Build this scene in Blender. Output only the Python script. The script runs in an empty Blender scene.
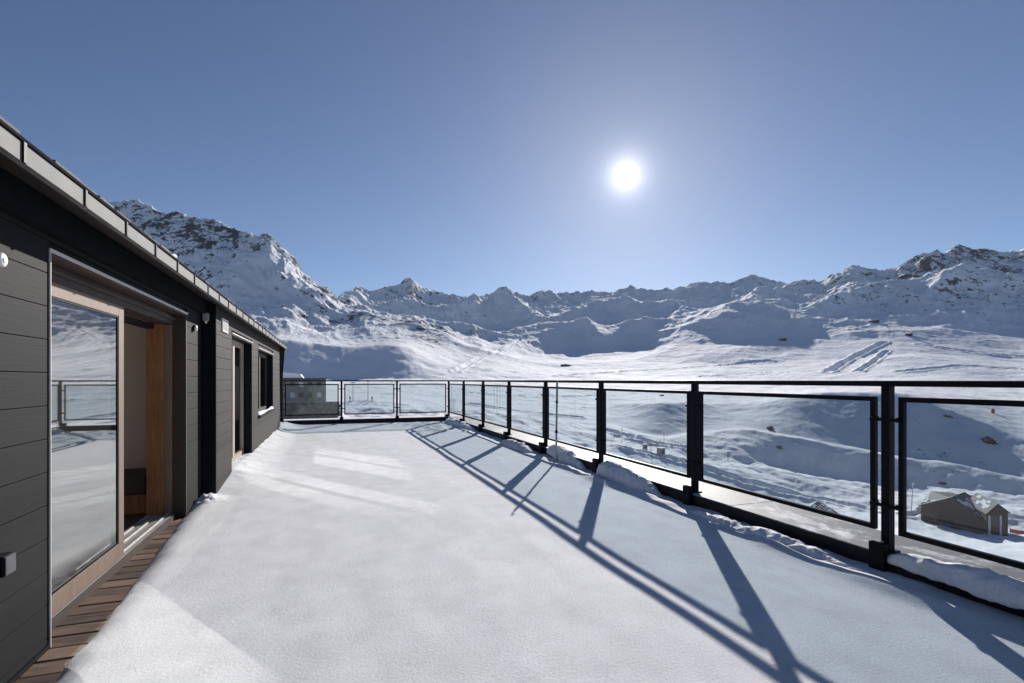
import bpy, bmesh, math, random
import numpy as np
from mathutils import Vector, noise as mnoise

random.seed(7)
scene = bpy.context.scene
col = scene.collection
TH = math.radians(19.57)
CT, ST = math.cos(TH), math.sin(TH)
F = 512.0
EYE = 1.40
HZ = 380.0

def P(px, py, depth):
    """world point seen at a photo position at a given depth in metres"""
    X = (px - 512.0) / F * depth
    return Vector((X * CT + depth * ST, depth * CT - X * ST, EYE + (HZ - py) / F * depth))

# ------------------------------------------------------------------ materials
def new_mat(name):
    m = bpy.data.materials.new(name)
    m.use_nodes = True
    nt = m.node_tree
    for n in list(nt.nodes):
        nt.nodes.remove(n)
    out = nt.nodes.new('ShaderNodeOutputMaterial')
    return m, nt, out

def N(nt, kind, **kw):
    n = nt.nodes.new(kind)
    for k, v in kw.items():
        if k in n.inputs.keys():
            n.inputs[k].default_value = v
        else:
            setattr(n, k, v)
    return n

def L(nt, a, b):
    nt.links.new(a, b)

def coords(nt, scale=(1, 1, 1), kind='Object'):
    tc = N(nt, 'ShaderNodeTexCoord')
    mp = N(nt, 'ShaderNodeMapping')
    mp.inputs['Scale'].default_value = scale
    L(nt, tc.outputs[kind], mp.inputs['Vector'])
    return mp.outputs['Vector']

def noise(nt, vec, scale, detail=4.0, rough=0.55, dist=0.0):
    n = N(nt, 'ShaderNodeTexNoise')
    n.inputs['Scale'].default_value = scale
    n.inputs['Detail'].default_value = detail
    n.inputs['Roughness'].default_value = rough
    n.inputs['Distortion'].default_value = dist
    L(nt, vec, n.inputs['Vector'])
    return n.outputs['Fac']

def ramp(nt, fac, stops):
    r = N(nt, 'ShaderNodeValToRGB')
    e = r.color_ramp.elements
    while len(e) < len(stops):
        e.new(0.5)
    for i, (p, c) in enumerate(stops):
        e[i].position = p
        e[i].color = (*c, 1) if len(c) == 3 else c
    L(nt, fac, r.inputs['Fac'])
    return r.outputs['Color']

def math_n(nt, op, a, b=None, c=None, clamp=False):
    n = N(nt, 'ShaderNodeMath')
    n.operation = op
    n.use_clamp = clamp
    for i, v in enumerate((a, b, c)):
        if v is None:
            continue
        if isinstance(v, (int, float)):
            n.inputs[i].default_value = v
        else:
            L(nt, v, n.inputs[i])
    return n.outputs[0]

def mixc(nt, fac, a, b):
    n = N(nt, 'ShaderNodeMix')
    n.data_type = 'RGBA'
    if isinstance(fac, (int, float)):
        n.inputs[0].default_value = fac
    else:
        L(nt, fac, n.inputs[0])
    for i, v in ((6, a), (7, b)):
        if isinstance(v, tuple):
            n.inputs[i].default_value = (*v, 1)
        else:
            L(nt, v, n.inputs[i])
    return n.outputs[2]

def bump(nt, height, strength, dist, normal=None):
    b = N(nt, 'ShaderNodeBump')
    b.inputs['Strength'].default_value = strength
    b.inputs['Distance'].default_value = dist
    L(nt, height, b.inputs['Height'])
    if normal is not None:
        L(nt, normal, b.inputs['Normal'])
    return b.outputs['Normal']

def principled(nt, out, color=None, rough=0.5, metal=0.0, spec=0.5, normal=None):
    p = N(nt, 'ShaderNodeBsdfPrincipled')
    if isinstance(color, tuple):
        p.inputs['Base Color'].default_value = (*color, 1)
    elif color is not None:
        L(nt, color, p.inputs['Base Color'])
    if isinstance(rough, (int, float)):
        p.inputs['Roughness'].default_value = rough
    else:
        L(nt, rough, p.inputs['Roughness'])
    p.inputs['Metallic'].default_value = metal
    p.inputs['Specular IOR Level'].default_value = spec
    if normal is not None:
        L(nt, normal, p.inputs['Normal'])
    L(nt, p.outputs[0], out.inputs['Surface'])
    return p

def m_simple(name, c1, c2=None, scale=8.0, rough=0.5, metal=0.0, spec=0.5, bstr=0.15, bdist=0.002, stretch=(1, 1, 1)):
    m, nt, out = new_mat(name)
    v = coords(nt, stretch)
    n1 = noise(nt, v, scale, 6, 0.6)
    c2 = c2 or tuple(x * 0.75 for x in c1)
    c = ramp(nt, n1, [(0.3, c2), (0.7, c1)])
    n2 = noise(nt, v, scale * 9, 4, 0.6)
    r = math_n(nt, 'MULTIPLY_ADD', n1, 0.25, rough - 0.12, clamp=True)
    principled(nt, out, c, r, metal, spec, bump(nt, n2, bstr, bdist))
    return m

def m_snow(name, fine=260.0, soft=3.0, col=(0.86, 0.87, 0.90)):
    m, nt, out = new_mat(name)
    v = coords(nt)
    g1 = noise(nt, v, fine, 5, 0.7)
    g2 = noise(nt, v, fine * 0.22, 4, 0.6)
    g3 = noise(nt, v, soft, 5, 0.6)
    g4 = noise(nt, v, fine * 0.30, 3, 0.85)
    gm = math_n(nt, 'MULTIPLY_ADD', g4, 0.55, math_n(nt, 'MULTIPLY_ADD', g3, 0.35, math_n(nt, 'MULTIPLY', g1, 0.4)))
    c = ramp(nt, gm, [(0.50, tuple(x * 0.80 for x in col)), (0.65, col), (0.80, tuple(min(0.95, x * 1.16) for x in col))])
    nrm = bump(nt, g2, 0.30, 0.009)
    nrm = bump(nt, g1, 0.75, 0.0035, nrm)
    principled(nt, out, c, 0.8, 0.0, 0.08, nrm)
    return m

def m_terrain(name, s1, s2, bd):
    m, nt, out = new_mat(name)
    v = coords(nt)
    geo = N(nt, 'ShaderNodeNewGeometry')
    sep = N(nt, 'ShaderNodeSeparateXYZ')
    L(nt, geo.outputs['Normal'], sep.inputs[0])
    att = N(nt, 'ShaderNodeAttribute')
    att.attribute_name = 'rock'
    n1 = noise(nt, v, s1, 8, 0.68, 0.3)
    n2 = noise(nt, v, s2, 6, 0.65)
    steep = math_n(nt, 'SUBTRACT', 1.0, sep.outputs['Z'])
    a = math_n(nt, 'MULTIPLY', steep, 0.45)
    b = math_n(nt, 'MULTIPLY_ADD', n1, 0.9, a)
    b = math_n(nt, 'MULTIPLY_ADD', n2, 0.55, b)
    b = math_n(nt, 'ADD', b, att.outputs['Fac'])
    fac = ramp(nt, b, [(0.98, (0, 0, 0)), (1.0, (1, 1, 1))])
    mr = N(nt, 'ShaderNodeMapRange')
    mr.inputs['From Min'].default_value = 1.04
    mr.inputs['From Max'].default_value = 1.12
    L(nt, b, mr.inputs['Value'])
    rockc = ramp(nt, n2, [(0.3, (0.032, 0.034, 0.039)), (0.7, (0.105, 0.11, 0.118))])
    c = mixc(nt, mr.outputs[0], (0.88, 0.89, 0.92), rockc)
    hgt = math_n(nt, 'MULTIPLY_ADD', n1, 1.0, math_n(nt, 'MULTIPLY', n2, 0.5))
    nrm = bump(nt, hgt, 0.5, bd)
    principled(nt, out, c, 0.85, 0.0, 0.05, nrm)
    return m

def m_boards(name, c1, c2, pitch, z0):
    """dark stained boards: grain along Y, slightly different tone per board"""
    m, nt, out = new_mat(name)
    tc = N(nt, 'ShaderNodeTexCoord')
    sep = N(nt, 'ShaderNodeSeparateXYZ')
    L(nt, tc.outputs['Object'], sep.inputs[0])
    idx = math_n(nt, 'FLOOR', math_n(nt, 'DIVIDE', math_n(nt, 'SUBTRACT', sep.outputs['Z'], z0), pitch))
    wn = N(nt, 'ShaderNodeTexWhiteNoise')
    wn.noise_dimensions = '1D'
    L(nt, idx, wn.inputs['W'])
    v = coords(nt, (1, 0.6, 14))
    g = noise(nt, v, 6.0, 7, 0.65, 0.4)
    blot = noise(nt, coords(nt), 1.3, 4, 0.6)
    f = math_n(nt, 'MULTIPLY_ADD', g, 0.55, math_n(nt, 'MULTIPLY_ADD', wn.outputs['Value'], 0.3, math_n(nt, 'MULTIPLY', blot, 0.25)))
    c = ramp(nt, f, [(0.25, c2), (0.85, c1)])
    principled(nt, out, c, 0.7, 0.0, 0.14, bump(nt, g, 0.35, 0.003))
    return m

def m_wood(name, c1, c2, stretch=(12, 1, 12), scale=3.0, rough=0.6, pitch=0):
    m, nt, out = new_mat(name)
    v = coords(nt, stretch)
    g = noise(nt, v, scale, 7, 0.65, 0.6)
    b = noise(nt, coords(nt), 2.2, 4, 0.6)
    f = math_n(nt, 'MULTIPLY_ADD', g, 0.7, math_n(nt, 'MULTIPLY', b, 0.3))
    if pitch:
        tc = N(nt, 'ShaderNodeTexCoord'); sep = N(nt, 'ShaderNodeSeparateXYZ')
        L(nt, tc.outputs['Object'], sep.inputs[0])
        wn = N(nt, 'ShaderNodeTexWhiteNoise'); wn.noise_dimensions = '1D'
        L(nt, math_n(nt, 'FLOOR', math_n(nt, 'DIVIDE', math_n(nt, 'ADD', sep.outputs['Y'], 3.004), pitch)), wn.inputs['W'])
        f = math_n(nt, 'MULTIPLY_ADD', wn.outputs['Value'], 0.34, math_n(nt, 'SUBTRACT', f, 0.17))
    c = ramp(nt, f, [(0.3, c2), (0.68, c1)])
    principled(nt, out, c, rough, 0.0, 0.35, bump(nt, g, 0.3, 0.002))
    return m

def m_glass(name, tint, ior, dirt=0.0):
    m, nt, out = new_mat(name)
    tr = N(nt, 'ShaderNodeBsdfTransparent')
    tr.inputs[0].default_value = (*tint, 1)
    gl = N(nt, 'ShaderNodeBsdfGlossy')
    gl.inputs['Color'].default_value = (0.95, 0.98, 0.98, 1)
    gl.inputs['Roughness'].default_value = 0.02
    geo = N(nt, 'ShaderNodeNewGeometry')
    dp = N(nt, 'ShaderNodeVectorMath')
    dp.operation = 'DOT_PRODUCT'
    L(nt, geo.outputs['Normal'], dp.inputs[0])
    L(nt, geo.outputs['Incoming'], dp.inputs[1])
    f0 = ((ior - 1) / (ior + 1)) ** 2
    om = math_n(nt, 'SUBTRACT', 1.0, math_n(nt, 'ABSOLUTE', dp.outputs['Value']), clamp=True)
    fr = math_n(nt, 'MULTIPLY_ADD', math_n(nt, 'POWER', om, 5.0), 1 - f0, f0, clamp=True)
    mx = N(nt, 'ShaderNodeMixShader')
    L(nt, fr, mx.inputs[0])
    L(nt, tr.outputs[0], mx.inputs[1])
    L(nt, gl.outputs[0], mx.inputs[2])
    last = mx.outputs[0]
    if dirt > 0:
        df = N(nt, 'ShaderNodeBsdfTranslucent')
        df.inputs[0].default_value = (0.85, 0.88, 0.9, 1)
        v = coords(nt, (1, 1, 0.35))
        n1 = noise(nt, v, 2.5, 7, 0.7)
        fac = ramp(nt, n1, [(0.35, (dirt * 0.35,) * 3), (0.75, (dirt * 1.4,) * 3)])
        m2 = N(nt, 'ShaderNodeMixShader')
        L(nt, fac, m2.inputs[0])
        L(nt, last, m2.inputs[1])
        L(nt, df.outputs[0], m2.inputs[2])
        last = m2.outputs[0]
    L(nt, last, out.inputs['Surface'])
    return m

def m_frosted_metal(name):
    """grey parapet coping with frost and thin snow in irregular patches"""
    m, nt, out = new_mat(name)
    v = coords(nt, (1, 0.6, 1))
    n1 = noise(nt, v, 2.2, 8, 0.7, 0.5)
    n2 = noise(nt, v, 45, 4, 0.6)
    f = math_n(nt, 'MULTIPLY_ADD', n2, 0.18, n1)
    fac = ramp(nt, f, [(0.62, (0, 0, 0)), (0.74, (1, 1, 1))])
    c = mixc(nt, fac, (0.16, 0.165, 0.175), (0.75, 0.77, 0.8))
    r = math_n(nt, 'MULTIPLY_ADD', fac, 0.2, 0.6)
    principled(nt, out, c, r, 0.0, 0.22, bump(nt, n2, 0.25, 0.004))
    return m

M = {}
M['snow'] = m_snow('snow', col=(0.73, 0.735, 0.75))
M['snow_lump'] = m_snow('drifted_snow', 140, 5)
M['snow_far'] = m_snow('roof_snow', 6, 0.5)
M['valley'] = m_terrain('valley_snow', 0.16, 0.55, 0.5)
M['mount'] = m_terrain('mountain_snow', 0.04, 0.16, 4.0)
M['boards'] = m_boards('dark_boards', (0.0145, 0.0148, 0.0165), (0.0075, 0.0077, 0.0087), 0.18, 0.0)
M['boards2'] = m_boards('grey_brown_boards', (0.050, 0.044, 0.041), (0.024, 0.0215, 0.0205), 0.14, 0.0)
M['black'] = m_simple('black_steel', (0.010, 0.011, 0.014), (0.006, 0.006, 0.008), 14, 0.5, 0.0, 0.1, 0.1, 0.001)
M['matte'] = m_simple('matte_black', (0.014, 0.015, 0.018), (0.008, 0.009, 0.011), 9, 0.9, 0.0, 0.04)
M['kerb'] = m_simple('dark_parapet', (0.018, 0.019, 0.022), (0.009, 0.010, 0.012), 5, 0.6, 0.0, 0.3, 0.3, 0.004)
M['coping'] = m_frosted_metal('frosted_coping')
M['zinc'] = m_simple('zinc', (0.205, 0.198, 0.19), (0.115, 0.112, 0.11), 6, 0.75, 0.0, 0.5, 0.1, 0.001)
M['soffit'] = m_wood('soffit_board', (0.055, 0.043, 0.035), (0.03, 0.024, 0.02))
M['trim'] = m_simple('light_trim', (0.68, 0.65, 0.62), (0.58, 0.55, 0.52), 10, 0.5)
M['frame_wood'] = m_wood('door_wood', (0.25, 0.175, 0.13), (0.17, 0.115, 0.083), (12, 12, 1))
M['dark_wood'] = m_wood('dark_brown_wood', (0.075, 0.05, 0.04), (0.035, 0.024, 0.02))
M['orange_wood'] = m_wood('warm_wood', (0.38, 0.17, 0.062), (0.15, 0.062, 0.024), (12, 12, 1))
M['pale_wood'] = m_wood('pale_brown_wood', (0.26, 0.18, 0.13), (0.16, 0.11, 0.08), (12, 12, 1))
M['plank'] = m_wood('weathered_planks', (0.21, 0.14, 0.10), (0.035, 0.02, 0.015), (1.5, 16, 16), 3.0, 0.7, 0.147)
M['taupe'] = m_simple('taupe_plaster', (0.70, 0.58, 0.48), (0.64, 0.53, 0.44), 2, 0.8, 0, 0.2)
M['floor'] = m_wood('interior_floor', (0.12, 0.09, 0.07), (0.07, 0.05, 0.04))
M['alu'] = m_simple('threshold_metal', (0.42, 0.41, 0.39), (0.34, 0.33, 0.32), 12, 0.45, 0.3)
M['white'] = m_simple('white_plastic', (0.85, 0.84, 0.81), (0.78, 0.77, 0.74), 12, 0.4)
M['grey'] = m_simple('grey_plastic', (0.34, 0.34, 0.35), (0.28, 0.28, 0.29), 12, 0.5)
M['dull'] = m_simple('dull_grey_plastic', (0.13, 0.13, 0.14), (0.1, 0.1, 0.11), 12, 0.6, 0, 0.1)
M['frame_pale'] = m_wood('pale_door_wood', (0.45, 0.37, 0.30), (0.33, 0.26, 0.21), (12, 12, 1))
M['rail_glass'] = m_glass('railing_glass', (0.66, 0.735, 0.77), 1.5, 0.014)
M['door_glass'] = m_glass('door_glass', (0.8, 0.86, 0.86), 5.0)
M['tile'] = m_simple('dark_roofing', (0.06, 0.06, 0.065), (0.03, 0.03, 0.033), 7, 0.7, 0, 0.3, 0.5, 0.01)
M['concrete'] = m_simple('concrete', (0.3, 0.29, 0.28), (0.2, 0.195, 0.19), 1.2, 0.85, 0, 0.2, 0.4, 0.02)
M['chalet'] = m_wood('chalet_cladding', (0.075, 0.047, 0.036), (0.036, 0.025, 0.02), (6, 6, 0.3), 1.0, 0.8)
M['stone'] = m_simple('dry_stone', (0.30, 0.27, 0.23), (0.09, 0.08, 0.07), 1.6, 0.9, 0, 0.1, 1.0, 0.1)
M['boulder'] = m_simple('boulder_rock', (0.085, 0.08, 0.078), (0.028, 0.027, 0.027), 0.6, 0.9, 0, 0.1, 1.0, 0.15)
M['win_dark'] = m_simple('window_dark', (0.02, 0.025, 0.03), (0.015, 0.018, 0.02), 1, 0.1)
M['red'] = m_simple('red_paint', (0.5, 0.03, 0.03), (0.4, 0.025, 0.025), 4, 0.5)
M['dark_cloth'] = m_simple('dark_cloth', (0.03, 0.03, 0.04), (0.02, 0.02, 0.025), 8, 0.9, 0, 0.1)
M['pale_pole'] = m_simple('pale_pole', (0.78, 0.76, 0.68), (0.7, 0.68, 0.6), 9, 0.5)

# ------------------------------------------------------------------ object helpers
def link(o, parent=None):
    col.objects.link(o)
    if parent is not None:
        o.parent = parent
    return o

def wloc(o):
    v = Vector(o.location)
    while o.parent is not None:
        o = o.parent
        v += Vector(o.location)
    return v

def tag(o, label=None, cat=None, group=None, kind=None):
    if label: o['label'] = label
    if cat: o['category'] = cat
    if group: o['group'] = group
    if kind: o['kind'] = kind
    return o

def thing(name, loc, label, cat, group=None):
    e = bpy.data.objects.new(name, None)
    e.empty_display_size = 0.2
    e.location = loc
    link(e)
    return tag(e, label, cat, group)

class MB:
    def __init__(self):
        self.bm = bmesh.new()
    def box(self, x0, x1, y0, y1, z0, z1, bev=0.0):
        r = bmesh.ops.create_cube(self.bm, size=1.0)
        vs = r['verts']
        for v in vs:
            v.co = Vector(((x0 + x1) / 2 + v.co.x * (x1 - x0), (y0 + y1) / 2 + v.co.y * (y1 - y0), (z0 + z1) / 2 + v.co.z * (z1 - z0)))
        if bev > 0:
            es = list({e for v in vs for e in v.link_edges})
            bmesh.ops.bevel(self.bm, geom=es, offset=bev, segments=2, affect='EDGES', profile=0.6)
        return self
    def poly(self, pts):
        vs = [self.bm.verts.new(p) for p in pts]
        return self.bm.faces.new(vs)
    def prism(self, pts, vec):
        a = [self.bm.verts.new(p) for p in pts]
        b = [self.bm.verts.new(Vector(p) + Vector(vec)) for p in pts]
        n = len(a)
        self.bm.faces.new(a)
        self.bm.faces.new(b[::-1])
        for i in range(n):
            self.bm.faces.new((a[i], b[i], b[(i + 1) % n], a[(i + 1) % n]))
        return self
    def tube(self, pts, rad, seg=10, cap=True):
        pts = [Vector(p) for p in pts]
        rads = rad if isinstance(rad, (list, tuple)) else [rad] * len(pts)
        rings = []
        for i, p in enumerate(pts):
            d = (pts[min(i + 1, len(pts) - 1)] - pts[max(i - 1, 0)]).normalized()
            up = Vector((0, 0, 1)) if abs(d.z) < 0.9 else Vector((1, 0, 0))
            s = d.cross(up).normalized()
            t = d.cross(s).normalized()
            rings.append([self.bm.verts.new(p + rads[i] * (math.cos(2 * math.pi * k / seg) * s + math.sin(2 * math.pi * k / seg) * t)) for k in range(seg)])
        for a, b in zip(rings, rings[1:]):
            for k in range(seg):
                self.bm.faces.new((a[k], a[(k + 1) % seg], b[(k + 1) % seg], b[k]))
        if cap:
            self.bm.faces.new(rings[0][::-1])
            self.bm.faces.new(rings[-1])
        return self
    def mesh(self, name, mat, off=Vector((0, 0, 0)), smooth=False):
        bmesh.ops.recalc_face_normals(self.bm, faces=self.bm.faces)
        for v in self.bm.verts:
            v.co -= off
        me = bpy.data.meshes.new(name)
        self.bm.to_mesh(me)
        self.bm.free()
        if smooth:
            for p in me.polygons:
                p.use_smooth = True
        me.materials.append(mat)
        return me
    def build(self, name, mat, parent=None, smooth=False, label=None):
        off = wloc(parent) if parent is not None else Vector((0, 0, 0))
        o = bpy.data.objects.new(name, self.mesh(name, mat, off, smooth))
        link(o, parent)
        if label: o['label'] = label
        return o

def structure(o):
    o['kind'] = 'structure'
    return o

# ------------------------------------------------------------------ numpy noise
def _hash(ix, iy, seed):
    h = (ix.astype(np.int64) * 374761393 + iy.astype(np.int64) * 668265263 + seed * 982451653) & 0xFFFFFFFF
    h = ((h ^ (h >> 13)) * 1274126177) & 0xFFFFFFFF
    h = (h ^ (h >> 16)) & 0xFFFFFFFF
    return h
def perlin(x, y, seed=0):
    ix, iy = np.floor(x), np.floor(y)
    fx, fy = x - ix, y - iy
    u = fx * fx * fx * (fx * (fx * 6 - 15) + 10)
    v = fy * fy * fy * (fy * (fy * 6 - 15) + 10)
    def g(dx, dy):
        a = _hash(ix + dx, iy + dy, seed) / 4294967296.0 * 2 * np.pi
        return np.cos(a) * (fx - dx) + np.sin(a) * (fy - dy)
    a = g(0, 0) * (1 - u) + g(1, 0) * u
    b = g(0, 1) * (1 - u) + g(1, 1) * u
    return (a * (1 - v) + b * v) * 1.5
def fbm(x, y, wl, octs, seed=0, gain=0.5):
    s = np.zeros_like(x); a = 1.0; f = 1.0 / wl; tot = 0
    for i in range(octs):
        s += a * perlin(x * f + 17.3 * i, y * f - 9.1 * i, seed + i)
        tot += a; a *= gain; f *= 2.03
    return s / tot
def ridged(x, y, wl, octs, seed=0, gain=0.5):
    s = np.zeros_like(x); a = 1.0; f = 1.0 / wl; tot = 0; w = np.ones_like(x)
    for i in range(octs):
        n = 1 - np.abs(perlin(x * f + 5.7 * i, y * f + 3.3 * i, seed + i)) * 1.6
        n = np.clip(n, 0, 1) ** 2
        s += a * n * w; w = np.clip(n * 1.6, 0.25, 1)
        tot += a; a *= gain; f *= 2.07
    return s / tot - 0.45

def grid_object(name, X, Y, Z, mat, attr=None, smooth=True):
    nr, nc = X.shape
    me = bpy.data.meshes.new(name)
    co = np.stack([X, Y, Z], -1).reshape(-1, 3).astype(np.float32)
    idx = np.arange(nr * nc).reshape(nr, nc)
    q = np.stack([idx[:-1, :-1], idx[:-1, 1:], idx[1:, 1:], idx[1:, :-1]], -1).reshape(-1, 4)
    me.vertices.add(len(co)); me.vertices.foreach_set('co', co.ravel())
    me.loops.add(q.size); me.loops.foreach_set('vertex_index', q.ravel().astype(np.int32))
    me.polygons.add(len(q))
    me.polygons.foreach_set('loop_start', np.arange(0, q.size, 4, dtype=np.int32))
    me.polygons.foreach_set('loop_total', np.full(len(q), 4, dtype=np.int32))
    me.polygons.foreach_set('use_smooth', np.full(len(q), smooth, dtype=bool))
    me.update(calc_edges=True)
    if attr is not None:
        a = me.attributes.new('rock', 'FLOAT', 'POINT')
        a.data.foreach_set('value', attr.ravel().astype(np.float32))
    me.materials.append(mat)
    o = bpy.data.objects.new(name, me)
    return link(o)

# ------------------------------------------------------------------ terrain
SKY = [(-900, 230), (-300, 200), (0, 196), (60, 188), (100, 190), (130, 197), (165, 204), (200, 207), (215, 209), (230, 219), (250, 229), (265, 236), (283, 248),
       (292, 258), (303, 270), (320, 283), (335, 293), (345, 292), (370, 287), (390, 283), (402, 281), (411, 278), (420, 284), (430, 288), (452, 293), (470, 293),
       (482, 292), (492, 288), (500, 285), (508, 288), (515, 294), (530, 295), (537, 291), (548, 289), (562, 293), (580, 294), (592, 292), (606, 288), (628, 287),
       (645, 290), (668, 287), (685, 281), (702, 277), (715, 280), (730, 284), (745, 280), (758, 277), (775, 282), (790, 279), (820, 280), (840, 272), (851, 266),
       (862, 268), (880, 271), (900, 264), (911, 258), (925, 252), (935, 249), (942, 251), (955, 248), (968, 246), (985, 248), (1005, 250), (1024, 251), (1100, 245), (1400, 225), (2500, 240)]
# per photo column: (row, depth) of L1..L11, dip ; then depth of the skyline
COLS = {
 -900: [(455,60),(420,110),(402,160),(400,180),(399,190),(388,240),(382,330),(376,420),(335,500),(325,640),(312,760),(290,860),1100],
 100: [(455,60),(420,110),(402,160),(400,180),(399,190),(388,240),(382,330),(376,420),(335,500),(325,640),(312,760),(268,860),1100],
 285: [(455,60),(422,110),(404,160),(400,180),(398,190),(389,240),(383,330),(379,430),(337,505),(333,620),(318,740),(292,860),1050],
 330: [(465,60),(428,110),(408,160),(403,180),(400,190),(390,250),(383,340),(379,440),(346,510),(340,640),(326,780),(308,900),1050],
 360: [(465,60),(428,110),(408,160),(403,180),(400,190),(390,250),(383,340),(379,440),(347,515),(340,650),(309,950),(306,1250),1560],
 400: [(470,60),(431,110),(408,160),(404,180),(401,190),(391,250),(384,340),(378,430),(343,520),(336,640),(320,900),(316,1250),1580],
 450: [(480,60),(440,110),(413,160),(409,180),(406,195),(394,250),(386,340),(378,430),(362,560),(342,720),(325,900),(323,1250),1600],
 500: [(495,60),(450,110),(418,160),(412,180),(409,195),(396,250),(387,340),(378,450),(364,600),(350,760),(338,950),(326,1250),1600],
 550: [(525,60),(460,110),(427,160),(418,180),(414,195),(400,250),(388,340),(378,480),(367,700),(352,950),(323,1195),(309,1450),1670],
 600: [(560,60),(473,110),(436,160),(425,180),(421,195),(404,250),(390,340),(378,500),(364,750),(350,1000),(320,1255),(305,1500),1710],
 630: [(562,60),(476,110),(440,158),(432,176),(430,184),(404,235),(391,340),(378,500),(364,750),(349,1000),(323,1240),(306,1490),1710],
 660: [(565,60),(482,110),(446,154),(440,172),(438,178),(404,204),(392,340),(378,500),(364,750),(347,960),(330,1100),(309,1440),1700],
 690: [(570,60),(490,110),(454,152),(434,180),(432,186),(402,225),(392,340),(378,500),(364,720),(342,880),(314,1150),(308,1430),1700],
 735: [(572,60),(500,110),(462,150),(428,182),(426,190),(404,235),(392,340),(379,500),(364,700),(341,880),(297,1080),(302,1400),1700],
 770: [(575,60),(506,109),(464,159),(433,175),(431,183),(402,220),(391,335),(380,490),(364,700),(340,880),(298,1090),(303,1400),1680],
 800: [(578,60),(512,108),(470,155),(440,170),(438,177),(393,216),(388,330),(379,480),(363,690),(338,880),(315,1000),(309,1300),1600],
 850: [(580,60),(518,106),(476,152),(449,167),(447,173),(391,216),(387,325),(378,470),(360,670),(333,850),(321,980),(308,1150),1500],
 900: [(585,60),(524,105),(484,149),(456,163),(454.5,169),(391,212),(386,320),(376,455),(353,650),(326,850),(319,930),(306,1080),1480],
 950: [(588,60),(528,105),(486,147),(463,159),(462,164),(408,198),(391,315),(377,450),(354,650),(329,850),(318,930),(299,1050),1480],
 1024: [(590,60),(532,105),(499,141),(480,149),(479,153),(441,174),(398,300),(381,450),(357,650),(334,850),(321,930),(304,1050),1500],
 1400: [(600,60),(540,105),(502,141),(480,149),(479,153),(445,174),(400,300),(382,450),(352,650),(326,850),(310,930),(290,1050),1450],
 2500: [(600,60),(540,105),(502,141),(480,149),(479,153),(445,174),(400,300),(382,450),(352,650),(326,850),(310,930),(290,1050),1450],
}
AMP = [0.0, 0.8, 2.4, 2.6, 2.2, 0.25, 0.35, 1.6, 2.8, 3.6, 6.0, 13.0, 18.0, 20.0, 12.0, 20.0, 20.0]
#        foot L1  L2   L3   L4  (bench)   lip  L7   L8   L9  L10   L11  dip  sky  back far
ROCKK = {100: 0.012, 285: 0.02, 330: 0.05, 400: 0.0, 500: -0.04, 600: -0.12, 700: -0.09, 760: -0.04, 850: 0.02, 950: 0.06, 1024: 0.05}

# spurs running down the shaded bowls: column, depth, height, half width, length, slant
SPURS = [(556, 1080, 18, 38, 110, 0.35), (588, 1120, 20, 30, 90, -0.3), (618, 1090, 22, 45, 110, 0.3), (648, 1120, 18, 26, 80, -0.25), (575, 1330, 30, 40, 130, 0.3),
         (625, 1400, 34, 45, 140, -0.25), (680, 1420, 36, 50, 140, 0.3), (520, 1400, 30, 45, 130, -0.3), (470, 1380, 30, 40, 130, 0.3), 
         (775, 1450, 40, 45, 150, 0.3), (840, 1150, 36, 40, 120, 0.3), (905, 1120, 28, 40, 110, -0.3), (960, 1180, 36, 44, 120, 0.3), (1010, 1150, 28, 36, 110, -0.3)]
TRACKS = [
    ([(606, 431), (640, 440), (690, 450)], 1.3, 0.8),
    ([(620, 447), (655, 456), (690, 464)], 1.2, 0.7),
    ([(705, 470), (750, 484), (800, 496), (868, 512)], 1.3, 0.9),
    ([(470, 404), (520, 412), (580, 418)], 1.2, 0.7),
    ([(460, 392), (540, 398), (610, 396)], 1.6, 0.8),
    ([(905, 516), (960, 508), (1024, 520)], 1.4, 0.6),
    ([(830, 372), (846, 362), (866, 352), (884, 343)], 4.0, 2.6),
    ([(858, 372), (874, 362), (886, 352)], 3.0, 1.8),
    ([(560, 376), (640, 371), (720, 366), (770, 361)], 3.5, 1.3),
    ([(700, 377), (760, 373), (830, 371)], 2.5, 1.0),
    ([(920, 345), (970, 352), (1023, 357)], 3.5, 1.6),
    ([(900, 372), (960, 366), (1023, 370)], 3.0, 1.3),
    ([(455, 372), (480, 358), (505, 349), (520, 340)], 3.0, 1.3),
]
def ground(x, y):
    r = math.hypot(x, y); a = math.atan2(x, y)
    i = int(np.clip(np.searchsorted(TRG, r) - 1, 0, len(TRG) - 2)); j = int(np.clip(np.searchsorted(TAZ, a) - 1, 0, len(TAZ) - 2))
    u = (r - TRG[i]) / (TRG[i + 1] - TRG[i]); v = (a - TAZ[j]) / (TAZ[j + 1] - TAZ[j])
    h = TH_
    return float((h[i, j] * (1 - u) + h[i + 1, j] * u) * (1 - v) + (h[i, j + 1] * (1 - u) + h[i + 1, j + 1] * u) * v)

def on_ground(px, py, dmin=60, dmax=1500):
    """first point of the terrain along a photo ray"""
    d = dmin
    while d < dmax:
        p = P(px, py, d)
        if p.z <= ground(p.x, p.y):
            break
        d *= 1.006
    p = P(px, py, d)
    p.z = ground(p.x, p.y)
    return p, d

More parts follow.
